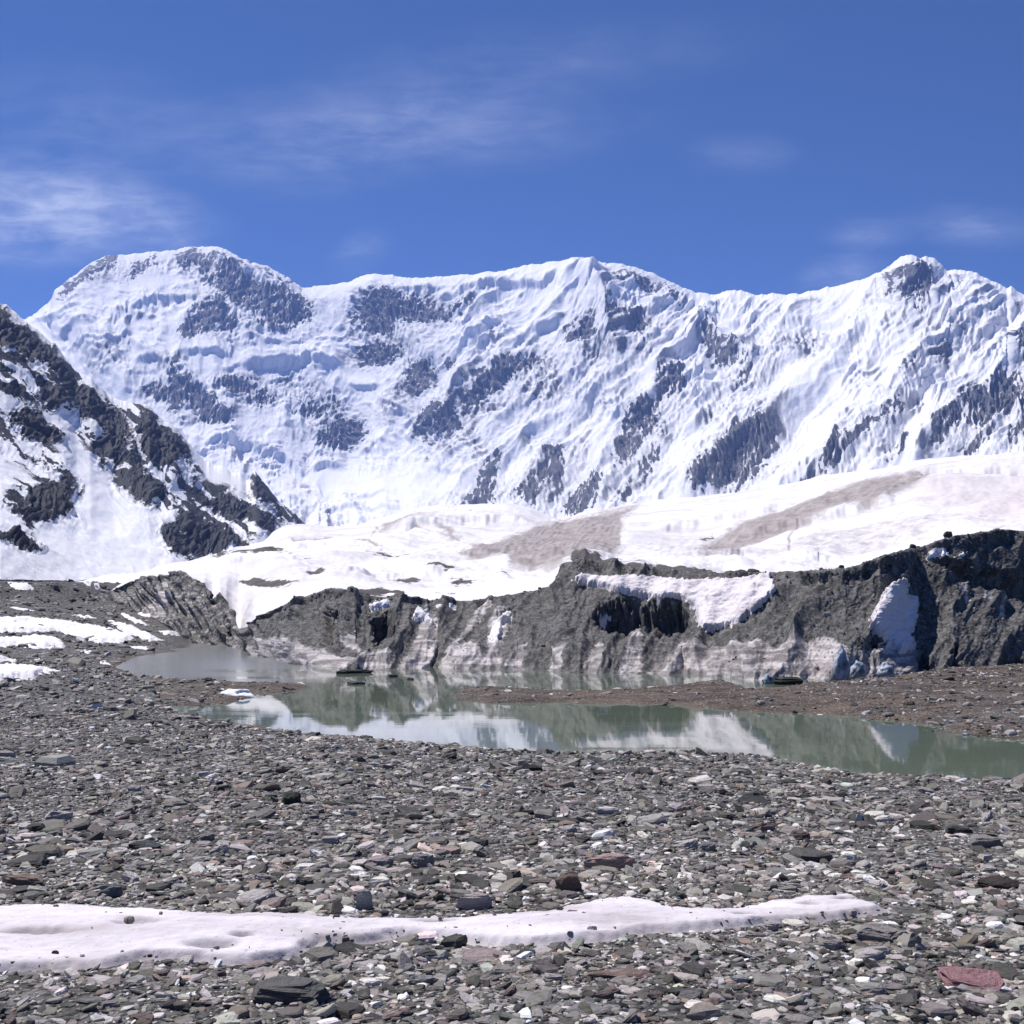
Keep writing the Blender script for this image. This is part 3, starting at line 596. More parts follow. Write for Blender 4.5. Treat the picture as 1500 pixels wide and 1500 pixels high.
def build_cliff():
    px = np.arange(100, 1721, 1.15)
    Df, zf, Dl, zl, sb, lip = cliff_guides(px)
    h = zl-zf
    lp = fbm(px/14, px*0+.3, 3, 205)*.10+fbm(px/4.5, px*0+.9, 2, 207)*.03
    zl = zl+lp*np.clip(h/5, .3, 1)
    P = loft(px, [(Df, zf-.3), (Df+.28*sb, zf+.22*h), (Df+.62*sb, zf+.52*h), (Df+.88*sb, zf+.86*h), (Dl, zl), (Dl+3, zl+.02), (Dl+20, zl-3.5)], [46, 60, 62, 34, 12, 12])
    x, y = project(P); N = normals(P); N *= -np.sign(N[..., 1:2]+1e-9)*1.0
    row = np.arange(P.shape[0])[:, None]*np.ones_like(x)
    f = sst(0, 14, 202-row)*sst(-1, 20, row)       # quiet at the rim and at the water
    wx = fbm(x/50, y/40, 3, 211)*14
    X = x+wx; u = X*.90+y*.42; v = y*.9-X*.42
    u2 = X
    d = (ridged(u/80, v/170, 4, 221, .4)-.45)*1.5 + (ridged(u/24, v/110, 3, 226)-.45)*.34 + (ridged(u2/30, y/160, 3, 228)-.45)*.22
    d *= 1-.45*sst(1120, 1260, x)
    d += fbm(x/16, y/16, 4, 231)*.11 + fbm(x/4, y/3, 3, 235)*.07
    left = 1-sst(345, 420, x)
    d += left*(ridged((X*.8-y*.3)/12, y/70, 3, 238)-.5)*1.1
    for poly, a in CAVE:
        s = sdpoly(x, y, poly, 30); d -= a*sst(-3, 9, s + fbm(x/11, y/8, 4, 241)*8)
    # an undercut below the rim
    d -= .5*np.exp(-((row-178)/9.0)**2)*sst(-.1, .3, fbm(x/45, x*0, 3, 245))
    P = P + N*(d*f)[..., None]
    # gravel hummocks on the top right
    s = np.full(x.shape, -30.)
    for p in ICE: s = np.maximum(s, sdpoly(x+fbm(x/9, y/9, 3, 251)*5, y, p, 30))
    ice = np.clip(s/7*.5+.5, 0, 1)
    ice = np.maximum(ice, .5*np.exp(-((row-4)/30.)**2)*sst(-.35,.25,fbm(x/28, y/22, 3, 257))*sst(360, 420, x)*(1-sst(1330, 1380, x)))
    ice = np.maximum(ice, left*.42)
    o = grid_mesh('ice_cliff', P, M_cliff, {'ice': ice})
    tag(o, 'dark gravel covered ice cliff with pale streaked foot along the far lake shore', 'ice cliff', kind='structure')
    NN = np.zeros_like(P); NN[..., 1] = -.75; NN[..., 2] = .45
    PB = blur(P, 9)
    for label, poly, mat, th in SNOWP:
        drape('snow_patch', PB, NN, poly, mat, th, label, 'snow patches on the ice cliff', 270)
    return P, d*f
def drape(name, P, N, poly, mat, th, label, group, seed, zup=.35, wob=9.0, cond=None):
    x, y = project(P); A = np.array(poly, float)
    w_ = (x > A[:,0].min()-30) & (x < A[:,0].max()+30) & (y > A[:,1].min()-30) & (y < A[:,1].max()+30)
    if cond is not None: w_ &= cond
    ri, ci = np.where(w_); sl = (slice(ri.min(), ri.max()+1), slice(ci.min(), ci.max()+1))
    P, N, x, y = P[sl], N[sl], x[sl], y[sl]
    if cond is not None: cond = cond[sl]
    s = sdpoly(x + fbm(x/7, y/7, 4, seed)*wob, y + fbm(x/7, y/7, 4, seed+5)*wob*.6, poly, 20)
    if cond is not None: s = np.where(cond, s, -20)
    keep = s > -1.2
    r_, c_ = np.where(keep); r0, r1, c0, c1 = max(r_.min()-1, 0), r_.max()+2, max(c_.min()-1, 0), c_.max()+2
    kk = s[r0:r1, c0:c1] > -.2; lab_ = np.where(kk, np.arange(1, kk.size+1).reshape(kk.shape), 0)
    for _ in range(4000):
        n_ = lab_.copy()
        n_[1:] = np.maximum(n_[1:], lab_[:-1]); n_[:-1] = np.maximum(n_[:-1], lab_[1:]); n_[:, 1:] = np.maximum(n_[:, 1:], lab_[:, :-1]); n_[:, :-1] = np.maximum(n_[:, :-1], lab_[:, 1:])
        n_ = np.where(kk, n_, 0)
        if (n_ == lab_).all(): break
        lab_ = n_
    ids, cnt = np.unique(lab_[lab_ > 0], return_counts=True)
    keep = np.zeros_like(keep); keep[r0:r1, c0:c1] = lab_ == ids[np.argmax(cnt)]
    up = N.copy(); up[..., 2] += zup; up /= np.linalg.norm(up, axis=-1, keepdims=True)
    off = th*(sst(-1.2, 5, s)*1.15-.22) * (1+.35*fbm(x/12, y/6, 3, seed+9))
    o = grid_mesh(name, P+up*off[..., None], mat, {'dirt': np.clip(.45+fbm(x/30, y/14, 3, seed+11)*.5-s*.02, 0, 1)}, keep)
    return tag(o, label, 'snow patch', group)
CLIFF, _ = build_cliff()

# ------------------------------------------------------------------ glacier
GTOP = [(90,856),(200,842),(270,826),(340,808),(393,799),(400,786),(415,776),(440,771),(480,775),(520,774),(548,768),(575,758),(610,750),(640,746),(700,742),(745,740),(780,748),(805,758),(825,764),(860,752),(900,744),(940,738),(1000,732),(1100,722),(1160,712),(1180,705),(1200,700),(1300,688),(1345,675),(1400,671),(1470,665),(1500,663),(1750,655)]
DIRT = [[(670,812),(755,782),(800,766),(850,755),(900,745),(937,737),(930,746),(915,760),(912,775),(915,800),(900,812),(860,816),(820,826),(780,832),(745,832),(740,815),(690,822)],
 [(1007,806),(1043,788),(1100,764),(1150,744),(1193,731),(1213,718),(1260,704),(1300,698),(1333,688),(1363,684),(1360,704),(1330,720),(1283,742),(1233,747),(1193,765),(1167,778),(1143,788),(1100,801),(1083,816),(1000,816)],
 [(633,771),(650,768),(678,786),(660,790)],[(560,768),(600,757),(660,752),(600,768),(570,780),(550,785)]]
FAINT = [[(470,800),(560,792),(690,800),(700,815),(600,818),(500,812)],[(600,760),(700,752),(760,760),(700,775),(620,775)],[(940,800),(1010,790),(1100,765),(1160,745),(1180,755),(1060,815),(960,815)],[(1090,808),(1200,768),(1300,742),(1400,745),(1380,790),(1250,815),(1120,822)],[(420,790),(480,780),(540,782),(500,796)],[(640,830),(760,826),(800,836),(700,842)],[(870,750),(940,738),(930,760),(890,775)]]
PINK = [[(1350,690),(1400,690),(1560,685),(1560,770),(1450,775),(1350,740)],[(1480,690),(1600,690),(1600,720),(1490,720)]]
DEB = [[(345,850),(370,842),(400,846),(435,850),(415,857),(385,855),(365,857)],[(370,812),(410,810),(462,818),(440,821),(400,816)],[(535,809),(560,807),(602,813),(590,816),(560,812)],[(478,826),(500,822),(520,828),(495,831)],
 [(655,852),(670,849),(700,852),(690,856),(665,856)],[(725,838),(733,839),(755,852),(745,850)],[(560,846),(590,844),(625,850),(600,853),(580,850)],[(440,838),(470,836),(478,841),(455,843)],
 [(505,872),(520,862),(560,862),(600,866),(590,870),(530,874)],[(295,818),(320,812),(350,808),(395,803),(430,808),(400,812),(330,816)],[(830,832),(838,816),(878,816),(905,826),(1000,830),(1060,835),(1090,841),(1060,846),(960,842),(880,842)],
 [(620,843),(630,837),(700,840),(655,845)],[(1025,790),(1045,782),(1048,786),(1030,792)],[(640,868),(670,866),(665,869)]]
def build_glacier():
    px = np.arange(90, 1721, 1.5)
    Df, zf, Dl, zl, sb, lip = cliff_guides(px)
    top = tab(px, GTOP)
    kk = np.ones(9)/9; top = np.convolve(np.pad(top, 4, 'edge'), kk, 'valid') + fbm(px/30, px*0+.2, 3, 305)*1.6
    D1 = np.maximum(Dl+60, 190); p1 = tab(px, [(90,866),(200,848),(270,836),(340,826),(450,828),(600,836),(750,834),(820,822),(1000,818),(1100,826),(1200,828),(1300,806),(1500,772),(1750,768)])
    D2 = D1*0+360; p2 = tab(px, [(90,862),(200,845),(300,820),(395,806),(450,804),(540,798),(600,792),(700,800),(760,804),(830,800),(920,798),(1000,806),(1090,802),(1200,776),(1300,752),(1400,736),(1500,730),(1750,725)])
    D3 = tab(px, [(90,480),(400,640),(750,900),(830,860),(930,800),(1200,660),(1350,560),(1500,520),(1750,500)])
    z3 = zpy(top, D3)
    snowlip = sst(345, 375, px)*(1-sst(800, 822, px))
    P = loft(px, [(Dl+.4, zl-.35+.35*snowlip), (Dl+4, zl-.3+.55*snowlip), (D1, zpy(p1, D1)), (D2, zpy(p2, D2)), (D3, z3), (D3*1.12, z3*.93), (D3*2.2, z3*.3-20)], [14, 90, 110, 120, 12, 10])
    x, y = project(P); N = normals(P); N *= np.sign(N[..., 2:3])
    row = np.arange(P.shape[0])[:, None]*np.ones_like(x)
    d = fbm(x/110, P[..., 1]/70, 5, 311, .48)*2.8*sst(4, 70, P[..., 1]-Dl)*(1-.8*sst(300, 334, row)) + fbm(x/20, y/6, 4, 315)*.10
    ds = np.full(x.shape, -30.)
    for p in DIRT: ds = np.maximum(ds, sdpoly(x + fbm(x/20, y/14, 4, 321)*9, y + fbm(x/20, y/14, 4, 325)*4, p, 30))
    dirt = np.clip(ds/10*.5+.5, 0, 1)
    faint = np.full(x.shape, -40.)
    for p in FAINT: faint = np.maximum(faint, sdpoly(x + fbm(x/24, y/12, 4, 323)*12, y + fbm(x/24, y/12, 4, 324)*4, p, 40))
    dirt = np.maximum(dirt, .52*np.clip(faint/16*.5+.5, 0, 1))
    pk = np.full(x.shape, -60.)
    for p in PINK: pk = np.maximum(pk, sdpoly(x, y, p, 60))
    pink = np.clip(pk/55*.5+.42, 0, 1)*1.0
    deb = np.full(x.shape, -20.)
    for p in DEB: deb = np.maximum(deb, sdpoly(x + fbm(x/12, y/5, 4, 331)*8, y + fbm(x/12, y/5, 4, 335)*2.5, p, 20))
    debris = np.clip(deb/3*.5+.45, 0, 1)
    # crevasse lines: cut in, the shade inside painted with the dirt colour
    for ln, w_, a in [([(545,792),(553,776),(575,765),(620,757),(690,752)],1.3,1.6),([(560,790),(610,772),(640,778),(675,788)],1.2,1.0),([(1172,768),(1160,785),(1156,810)],1.2,1.0),([(430,795),(500,790),(560,798)],1.5,1.0)]:
        q, tt = dline(x + fbm(x/9, y/5, 3, 341)*3, y, ln, 12); d -= a*np.exp(-(q/w_)**2); dirt = np.maximum(dirt, .75*np.exp(-(q/w_)**2))
    # overhanging snow edge of the far right ridge
    q, tt = dline(x, y, [(1340,690),(1400,692),(1470,688),(1560,688)], 14)
    d -= 3.2*np.exp(-((y-690-fbm(x/25, x*0, 3, 361)*3)/2.6)**2)*sst(1335, 1365, x)
    for ln, h, A_ in [([(395,803),(450,796),(545,792),(620,800)],9,1.5),([(560,776),(640,764),(740,760),(800,768)],9,3.0),([(640,812),(760,806),(850,816),(920,814)],7,1.2),([(990,812),(1090,812),(1180,822),(1260,820)],6,.9),
            ([(1060,795),(1150,772),(1260,742),(1340,722)],9,2.2),([(300,826),(380,822),(470,832)],6,.8),([(480,842),(580,838),(690,846)],5,.6),([(940,776),(1020,768),(1120,750),(1180,728)],10,2.4)]:
        A2 = np.array(ln, float); lx = np.interp(x, A2[:,0], A2[:,1]) + fbm(x/28, x*0+h, 3, 363)*5; sg = y-lx
        e = np.minimum(sst(A2[0,0], A2[0,0]+50, x), 1-sst(A2[-1,0]-50, A2[-1,0], x))
        d += e*A_*np.where(sg < 0, np.exp(sg/(h*2.2)), 1-sst(0, h*.7, sg))
    d += dirt*(ridged((x+y*1.6)/14, (y-x*.3)/30, 4, 351)-.5)*.7*np.clip(P[..., 1]/400, .3, 2)
    P = P + N*d[..., None]
    o = grid_mesh('glacier', P, M_glacier, {'dirt': dirt, 'debris': debris, 'pink': pink})
    tag(o, 'rolling white glacier with grey brown dirty bands behind the ice cliff', 'glacier', kind='structure')
build_glacier()

# ------------------------------------------------------------------ ground and lake
def w2(poly): return [((p[0]-CX)/F*(-WZ*F/(p[1]-HY)), -WZ*F/(p[1]-HY)) for p in poly]
def dense(poly, n=4):
    o = []
    for i in range(len(poly)):
        a, b = poly[i], poly[(i+1) % len(poly)]
        for k in range(n): o.append((a[0]+(b[0]-a[0])*k/n, a[1]+(b[1]-a[1])*k/n))
    return o
LAKE = [(172,978),(200,963),(240,957),(300,952),(360,944),(380,952),(440,966),(520,976),(640,972),(830,980),(1000,982),(1120,990),(1250,992),(1500,974),(1800,972),(1800,1158),(1600,1150),(1500,1146),(1420,1146),(1330,1141),(1270,1138),(1200,1126),(1140,1112),(1050,1107),(960,1106),(850,1109),(800,1105),(700,1099),(640,1094),(560,1085),(520,1080),(470,1078),(400,1069),(360,1062),(305,1053),(262,1044),(250,1038),(290,1034),(240,1000),(195,988)]
ISLE = [[(1060,1042),(1000,1037),(900,1033),(720,1032),(660,1028),(650,1021),(680,1009),(730,1006),(780,1013),(870,1015),(1000,1004),(1050,996),(1085,1005),(1102,1012),(1135,1010),(1160,1003),(1240,1000),(1340,984),(1500,978),(1800,976),(1800,1097),(1500,1087),(1400,1080),(1350,1073),(1320,1061),(1220,1051),(1130,1046)],
 [(195,988),(290,1000),(400,1002),(450,1004),(464,1011),(430,1016),(390,1018),(350,1030),(290,1037),(240,1036)]]
LAKEW = w2(dense(LAKE, 3)); ISLEW = [w2(dense(p, 3)) for p in ISLE]
def land_sd(x, y):
    s = -sdpoly(x, y, LAKEW, 60.)
    for p in ISLEW: s = np.maximum(s, sdpoly(x, y, p, 60.))
    return s
def ground_z(x, y, full=False):
    x = np.asarray(x, float); y = np.asarray(y, float)
    r = np.maximum(y, .5); px = CX + F*x/r
    fore = np.interp(y, [-50, 0, 5, 8, 14, 22, 33, 45, 60, 80, 110, 400, 9000], [-1.5, -1.6, -1.62, -1.74, -2.2, -2.85, -3.45, -3.5, -3.5, -3.6, -4.9, -6, -6])
    left = np.interp(y, [0, 5, 8, 14, 22, 33, 48, 60, 75, 95, 130, 170, 260, 330, 500, 9000], [-1.6, -1.62, -1.74, -2.2, -2.75, -3.2, -3.4, -3.3, -3.0, -2.35, -.7, 1.9, 8.2, 9.4, 4, -5])
    wl = (1-sst(150, 335, px))*sst(1, 6, y)
    z = fore + (left-fore)*wl
    s = land_sd(x, y)
    far = np.clip(y/60, .0, 5)
    z = z + fbm(x/7, y/7, 4, 401)*.22*np.clip(y/12, .3, 1.6) + fbm(x/1.6, y/1.6, 4, 405)*.055 + wl*fbm(x/22, y/22, 4, 409)*far*2.0*sst(70, 140, y) + wl*fbm(x/9, y/50, 3, 411)*1.1*far*sst(150, 250, y)
    sl = np.where(px > 350, .12, .10)
    isl = np.full(x.shape, -60.)
    for p in ISLEW: isl = np.maximum(isl, sdpoly(x, y, p, 60.))
    zs = WZ + np.where(s > 0, .03+.13*s, np.maximum(.14*s, -1.2))
    zs = np.where(isl > 0, WZ + .02 + np.minimum(.11*isl, .22 + .6*sst(1080, 1350, px)) + fbm(x/2.5, y/2.5, 4, 413)*.24*sst(0, .6, isl), zs)
    z = np.minimum(z, zs + fbm(x/1.3, y/1.3, 3, 415)*.04)
    if full: return z, s, isl, px, wl
    return z
# snow strip in front: traced outline at its own ground height
STRIP = [(-160,1322),(-60,1330),(0,1326),(28,1324),(93,1323),(163,1329),(200,1331),(280,1339),(397,1339),(467,1340),(560,1345),(700,1343),(800,1340),(847,1333),(931,1319),(945,1324),(982,1331),(1061,1329),(1122,1315),(1173,1308),(1215,1310),(1239,1303),(1262,1310),(1271,1324),(1309,1333),(1295,1338),(1220,1345),(1127,1354),(1033,1368),(963,1368),(856,1382),(800,1385),(700,1380),(649,1368),(593,1368),(541,1380),(467,1385),(443,1399),(397,1408),(364,1413),(280,1408),(196,1408),(154,1417),(0,1422),(-160,1425)]
def at_ground(px, py):
    """point of the smooth foreground seen at a photo pixel"""
    px = np.asarray(px, float); py = np.asarray(py, float)
    D = np.full(px.shape, 5.0)
    lo, hi = np.full(px.shape, 3.0), np.full(px.shape, 60.0)
    for _ in range(40):
        D = (lo+hi)/2
        z = np.interp(D, [0, 5, 8, 14, 22, 33, 45], [-1.6, -1.62, -1.74, -2.2, -2.85, -3.45, -3.5])
        q = HY - F*z/D
        lo = np.where(q > py, D, lo); hi = np.where(q > py, hi, D)
    return (px-CX)/F*D, D
sx_, sy_ = at_ground([p[0] for p in dense(STRIP, 3)], [p[1] for p in dense(STRIP, 3)])
STRIPW = list(zip(sx_, sy_))
def build_ground():
    cols = np.concatenate([np.arange(-900, -200, 14), np.arange(-200, 1700, 2.2), np.arange(1700, 2400, 14)])
    # rows: even on the picture for flat ground 1.6-4 m below the eye, then on out to the horizon
    D = np.concatenate([[.4, .8, 1.4, 2.2, 3.0], np.geomspace(3.6, 24, 300), 24*np.geomspace(1, 6, 520)[1:], np.geomspace(146, 420, 150), np.geomspace(440, 14000, 24)])
    X = (cols[None, :]-CX)/F*D[:, None]; Y = D[:, None]*np.ones_like(X)
    z, s, isl, px, wl = ground_z(X, Y, True)
    strip = sdpoly(X, Y, STRIPW, 3.)
    z = z - .05*sst(-.05, .1, strip)
    P = np.stack([X, Y, z], -1)
    mud = np.clip(np.maximum(sst(-.3, .2, isl)*.9*(1-.35*sst(1250, 1420, px)*sst(-.2, .3, 52-Y)), .9*(1-sst(.1, 1.3, np.abs(s)))), 0, 1)
    mud = np.maximum(mud, .33*wl*sst(60, 110, Y))
    o = grid_mesh('ground', P, M_ground, {'mud': mud})
    tag(o, 'grey gravel ground sloping from the camera down to the lake', 'ground', kind='structure')
    # snow patches on the left moraine: shells lying on the ground sheet
    N = np.zeros_like(P); N[..., 2] = 1
    PAT = [('widest white snow sheet crossing the left moraine slope above the lake', [(-60,905),(0,903),(40,902),(95,908),(150,917),(190,928),(197,935),(180,943),(140,943),(112,933),(80,925),(60,927),(0,928),(-60,929)]),
     ('snow sheet just below the widest sheet, rounded at its right end', [(-60,932),(0,934),(55,930),(80,932),(97,945),(93,951),(60,951),(20,948),(-60,950)]),
     ('thin short snow streak at the left picture edge', [(-60,963),(0,962),(25,967),(27,972),(-60,971)]),
     ('lowest snow patch on the left bank, nearest the gravel', [(-60,977),(0,975),(50,977),(90,983),(95,988),(60,988),(50,997),(20,998),(-60,998)]),
     ('upper thin snow band on the left moraine, second from the top', [(-40,868),(0,867),(40,870),(75,877),(50,884),(0,880),(-40,880)]),
     ('topmost small snow patch on the left moraine', [(5,851),(40,853),(57,865),(25,864)]),
     ('snow patch in the middle of the left moraine above the widest sheet', [(50,890),(90,884),(128,888),(120,897),(80,897),(55,896)]),
     ('small slanting snow scrap near the left moraine crest', [(115,848),(148,855),(152,861),(130,858)]),
     ('slanting snow streak running down to the lake head', [(150,905),(190,914),(222,929),(245,939),(215,940),(180,926)]),
     ('long thin snow ribbon on the left moraine below its crest, left half', [(-40,842),(0,838),(30,842),(60,849),(40,850),(0,846)]),
     ('short snow ribbon left of the far ice cliff foot', [(120,868),(150,872),(168,884),(150,884),(128,877)]),
     ('snow scrap between the middle patch and the widest sheet', [(95,899),(130,901),(150,908),(120,906)]),
     ('snow wedge reaching the foot of the far ice cliff', [(175,895),(200,905),(225,918),(200,914),(180,904)]),
     ('thin sliver of snow at the left lake edge', [(138,964),(150,966),(166,975),(163,978),(148,973)])]
    rs = random.Random(4)
    for (cx_, cy_, hw, hh, lab) in [(30,892,26,3,'thin snow streak just above the widest sheet at the left edge'),(215,900,20,4,'snow streak against the foot of the far ice cliff, upper of two'),(250,928,24,4,'snow streak against the foot of the far ice cliff, lower of two'),
            (75,858,24,3,'narrow snow streak high on the left moraine, right of the topmost patch'),(165,858,20,4,'snow streak on the moraine crest beside the glacier'),(105,874,18,3,'small snow streak in the centre of the left moraine slope'),
            (130,955,20,3,'thin snow streak below the widest sheet near the lake'),(205,948,24,3,'thin snow streak at the head of the lake'),(60,968,16,2.5,'small snow fleck between the lower left sheets')]:
        top = [(cx_+hw*t_, cy_+t_*hw*.12-hh*(1-t_*t_)*rs.uniform(.6, 1.2)) for t_ in (-1, -.6, -.2, .2, .6, 1)]
        bot = [(cx_+hw*t_, cy_+t_*hw*.12+hh*(1-t_*t_)*rs.uniform(.6, 1.2)) for t_ in (.7, .3, -.1, -.5)]
        PAT.append((lab, top+bot))
    for i, (lab, poly) in enumerate(PAT):
        drape('snow_patch', P, N, poly, M_patch, .3 if i != 13 else .12, lab, 'snow patches on the left moraine', 440+i*13, 0, 6.0, (Y > 40) & (X < 0))
build_ground()

w_ = raw_mesh('water', np.array([[-160, 20, WZ+.05], [160, 20, WZ+.05], [160, 190, WZ+.05], [-160, 190, WZ+.05]], float), np.array([[0, 1, 2, 3]]), M_water, None, False)
tag(w_, 'still grey green meltwater lake mirroring cliff and snow', 'lake', kind='structure')

def build_strip():
    A = np.array(STRIPW); xs = np.arange(A[:,0].min()-.1, A[:,0].max()+.1, .013); ys = np.arange(A[:,1].min()-.1, A[:,1].max()+.1, .013)
    X, Y = np.meshgrid(xs, ys)
    s = sdpoly(X + fbm(X/.25, Y/.25, 5, 501, .6)*.09, Y + fbm(X/.25, Y/.25, 5, 504, .6)*.07, STRIPW, 1.)
    hol = np.zeros_like(X)
    for (px, py, rx, ry) in [(205,1362,.13,.10),(355,1385,.05,.04),(60,1375,.25,.07),(310,1395,.12,.06),(1185,1327,.06,.05),(1250,1320,.10,.05),(640,1352,.1,.05),(1090,1345,.06,.04)]:
        hx, hy = at_ground([px], [py]); q = ((X-hx)/rx)**2 + ((Y-hy)/ry)**2; hol = np.maximum(hol, np.exp(-q**1.5))
    th = .05*sst(-.012, .07, s) + .02*sst(.1, .45, s) + .014*fbm(X/.6, Y/.4, 3, 511)*sst(0, .2, s) + .011*(ridged(X/.16, Y/.10, 3, 515)-.5)*sst(0, .1, s) - .05*hol
    base = ground_z(X, Y)
    P = np.stack([X, Y, base - .018 + th], -1)
    o = grid_mesh('snow_strip', P, M_strip, {'dirt': np.clip(.46+.55*hol+.5*(1-sst(0, .12, s))*.5+fbm(X/1.2, Y/.4, 3, 521)*.35, 0, 1)}, s > -.012)
    tag(o, 'long low strip of dirty white snow lying across the foreground gravel', 'snow strip')
build_strip()

# ------------------------------------------------------------------ stones
def proto(n, rings, seed):
    """angular slab: rings of n corners; returns unit verts and triangles"""
    r = np.random.RandomState(seed)
    a = np.sort((np.arange(n)+r.uniform(-.38, .38, n))/n*2*np.pi); rad = r.uniform(.62, 1.1, n)
    ex = r.uniform(.5, .95)
    V = []
    for (sc, z) in rings:
        j = r.uniform(.9, 1.08, n); zz = z + r.uniform(-.12, .12, n) + .18*r.uniform(-1, 1)*np.cos(a+r.uniform(0, 6))
        V.append(np.stack([np.cos(a)*rad*sc*j*.5, np.sin(a)*rad*sc*j*ex*.5, zz*.5], -1))
    V = np.concatenate(V); T = []
    for k in range(len(rings)-1):
        for i in range(n):
            p, q = k*n+i, k*n+(i+1) % n
            T += [(p, q, q+n), (p, q+n, p+n)]
    b = (len(rings)-1)*n
    for i in range(1, n-1): T.append((b, b+i, b+i+1))
    return V, np.array(T)
NEARP = [proto(n, [(.82, -1), (1., -.1), (.97, .45), (.74, .95)], 600+i) for i, n in enumerate([6, 7, 7, 8, 6, 7, 8, 7, 6, 8, 7, 9])]
FARP = [proto(n, [(.95, -1), (1., .3), (.7, 1.)], 650+i) for i, n in enumerate([5, 5, 6, 6, 5, 6])]
def tints(n, r):
    g = r.choice(6, n, p=[.22, .26, .23, .09, .15, .05])
    pal = np.array([[.065, .065, .06], [.19, .185, .178], [.29, .28, .272], [.22, .178, .158], [.43, .415, .415], [.66, .64, .64]])
    pal = pal*np.array([1.02, .99, .93])
    return np.clip(pal[g]*np.exp(r.normal(0, .42, (n, 1)))*(1+r.normal(0, .035, (n, 3))), .02, .8)
parts = []
def scatter(n, d0, d1, px0, px1, smin, smed, sig, smax, protos, r, cond=None, power=1.):
    D = np.sqrt(r.uniform(d0**2, d1**2, n)); px = r.uniform(px0, px1, n); x = (px-CX)/F*D
    z, s, isl, _, wl = ground_z(x, D, True)
    ok = (s > .05) & (sdpoly(x, D, STRIPW, 2.) < -.05)
    clump = fbm(x/1.7, D/1.7, 3, 701)
    ok &= r.uniform(-1.0, .55, n) < clump*1.3+.22
    if cond is not None: ok &= cond(x, D, px, s, isl)
    x, D, z = x[ok], D[ok], z[ok]; m = len(x)
    size = np.clip(smed*np.exp(r.normal(0, sig, m) + .75*fbm(x/2.2, D/2.2, 3, 711)), smin, smax)
    thick = size*r.uniform(.08, .34, m)
    yaw = r.uniform(0, 2*np.pi, m); tilt = np.abs(r.normal(0, .25, m)); ta = r.uniform(0, 2*np.pi, m)
    col = tints(m, r)*(1-.18*sst(8, 13, D))[:, None]*np.array([1, 1.0, .98]); pi = r.randint(0, len(protos), m)
    for k, (V, T) in enumerate(protos):
        I = np.where(pi == k)[0]
        if not len(I): continue
        v = V[None]*np.stack([size[I], size[I], thick[I]], -1)[:, None, :]
        c, s_ = np.cos(yaw[I])[:, None], np.sin(yaw[I])[:, None]
        vx = v[..., 0]*c - v[..., 1]*s_; vy = v[..., 0]*s_ + v[..., 1]*c; vz = v[..., 2]
        tx, ty = (np.tan(tilt[I])*np.cos(ta[I]))[:, None], (np.tan(tilt[I])*np.sin(ta[I]))[:, None] + .10
        vz = vz + vx*tx + vy*ty
        W_ = np.stack([vx+x[I][:, None], vy+D[I][:, None], vz+(z[I]+thick[I]*.18)[:, None]], -1)
        parts.append((W_.reshape(-1, 3), (T[None]+(np.arange(len(I))*len(V))[:, None, None]).reshape(-1, 3), np.repeat(col[I], len(V), 0)))
r = np.random.RandomState(99)
scatter(46000, 3.6, 8.5, -160, 1660, .012, .030, .55, .12, NEARP, r)
scatter(5200, 3.6, 9, -160, 1660, .05, .08, .4, .22, NEARP, r)
scatter(50000, 8.5, 17, -160, 1660, .022, .046, .5, .2, FARP, r)
scatter(3400, 9, 18, -160, 1660, .08, .125, .4, .4, NEARP, r)
scatter(52000, 17, 36, -160, 1660, .045, .08, .5, .4, FARP, r)
scatter(3200, 18, 40, -160, 1660, .13, .19, .4, .7, FARP, r)
scatter(26000, 36, 75, -160, 1660, .10, .17, .5, .8, FARP, r, lambda x, D, px, s, isl: (px < 330) | (px > 1200) & (r.uniform(0, 1, len(x)) < .4) | (r.uniform(0, 1, len(x)) < .16))
scatter(9000, 75, 240, -160, 330, .2, .4, .5, 1.6, FARP, r, lambda x, D, px, s, isl: px < 230)
# stones caught in the snow strip and in the gravel skin of the ice cliff
def strew(x, y, z, size, col, seed):
    r = np.random.RandomState(seed)
    for i in range(len(x)):
        V, T = FARP[r.randint(len(FARP))]; a = r.uniform(0, 6.28); v = V*np.array([size[i], size[i]*.8, size[i]*.45])
        parts.append((np.stack([v[:,0]*math.cos(a)-v[:,1]*math.sin(a)+x[i], v[:,0]*math.sin(a)+v[:,1]*math.cos(a)+y[i], v[:,2]+z[i]], -1), T, np.repeat(col[i:i+1], len(V), 0)))
A_ = np.array(STRIPW); ex = r.uniform(A_[:,0].min(), A_[:,0].max(), 4000); ey = r.uniform(A_[:,1].min(), A_[:,1].max(), 4000)
es = sdpoly(ex, ey, STRIPW, 2.); ok = (es > .0) & (r.uniform(0, 1, 4000) < np.where(es < .10, .5, .05)); ex, ey = ex[ok], ey[ok]
strew(ex, ey, ground_z(ex, ey)+.008+.03*sst(0, .12, es[ok]), np.clip(.022*np.exp(r.normal(0, .5, len(ex))), .01, .07), tints(len(ex), r), 5)
R_, C_ = CLIFF.shape[:2]; n_ = 3000
rr_ = np.where(r.uniform(0, 1, n_) < .62, r.randint(175, 224, n_), r.randint(40, 205, n_)); cc_ = r.randint(60, C_-4, n_)
q_ = CLIFF[rr_, cc_]; strew(q_[:,0], q_[:,1]-.03, q_[:,2], np.clip(.13*np.exp(r.normal(0, .5, n_)), .05, .6), tints(n_, r)*.8, 6)
off = 0; VV = []; TT = []; CC = []
for v, t_, c in parts:
    VV.append(v); TT.append(t_+off); CC.append(c); off += len(v)
g = raw_mesh('gravel', np.concatenate(VV), np.concatenate(TT), M_gravel, None, False, np.concatenate(CC))
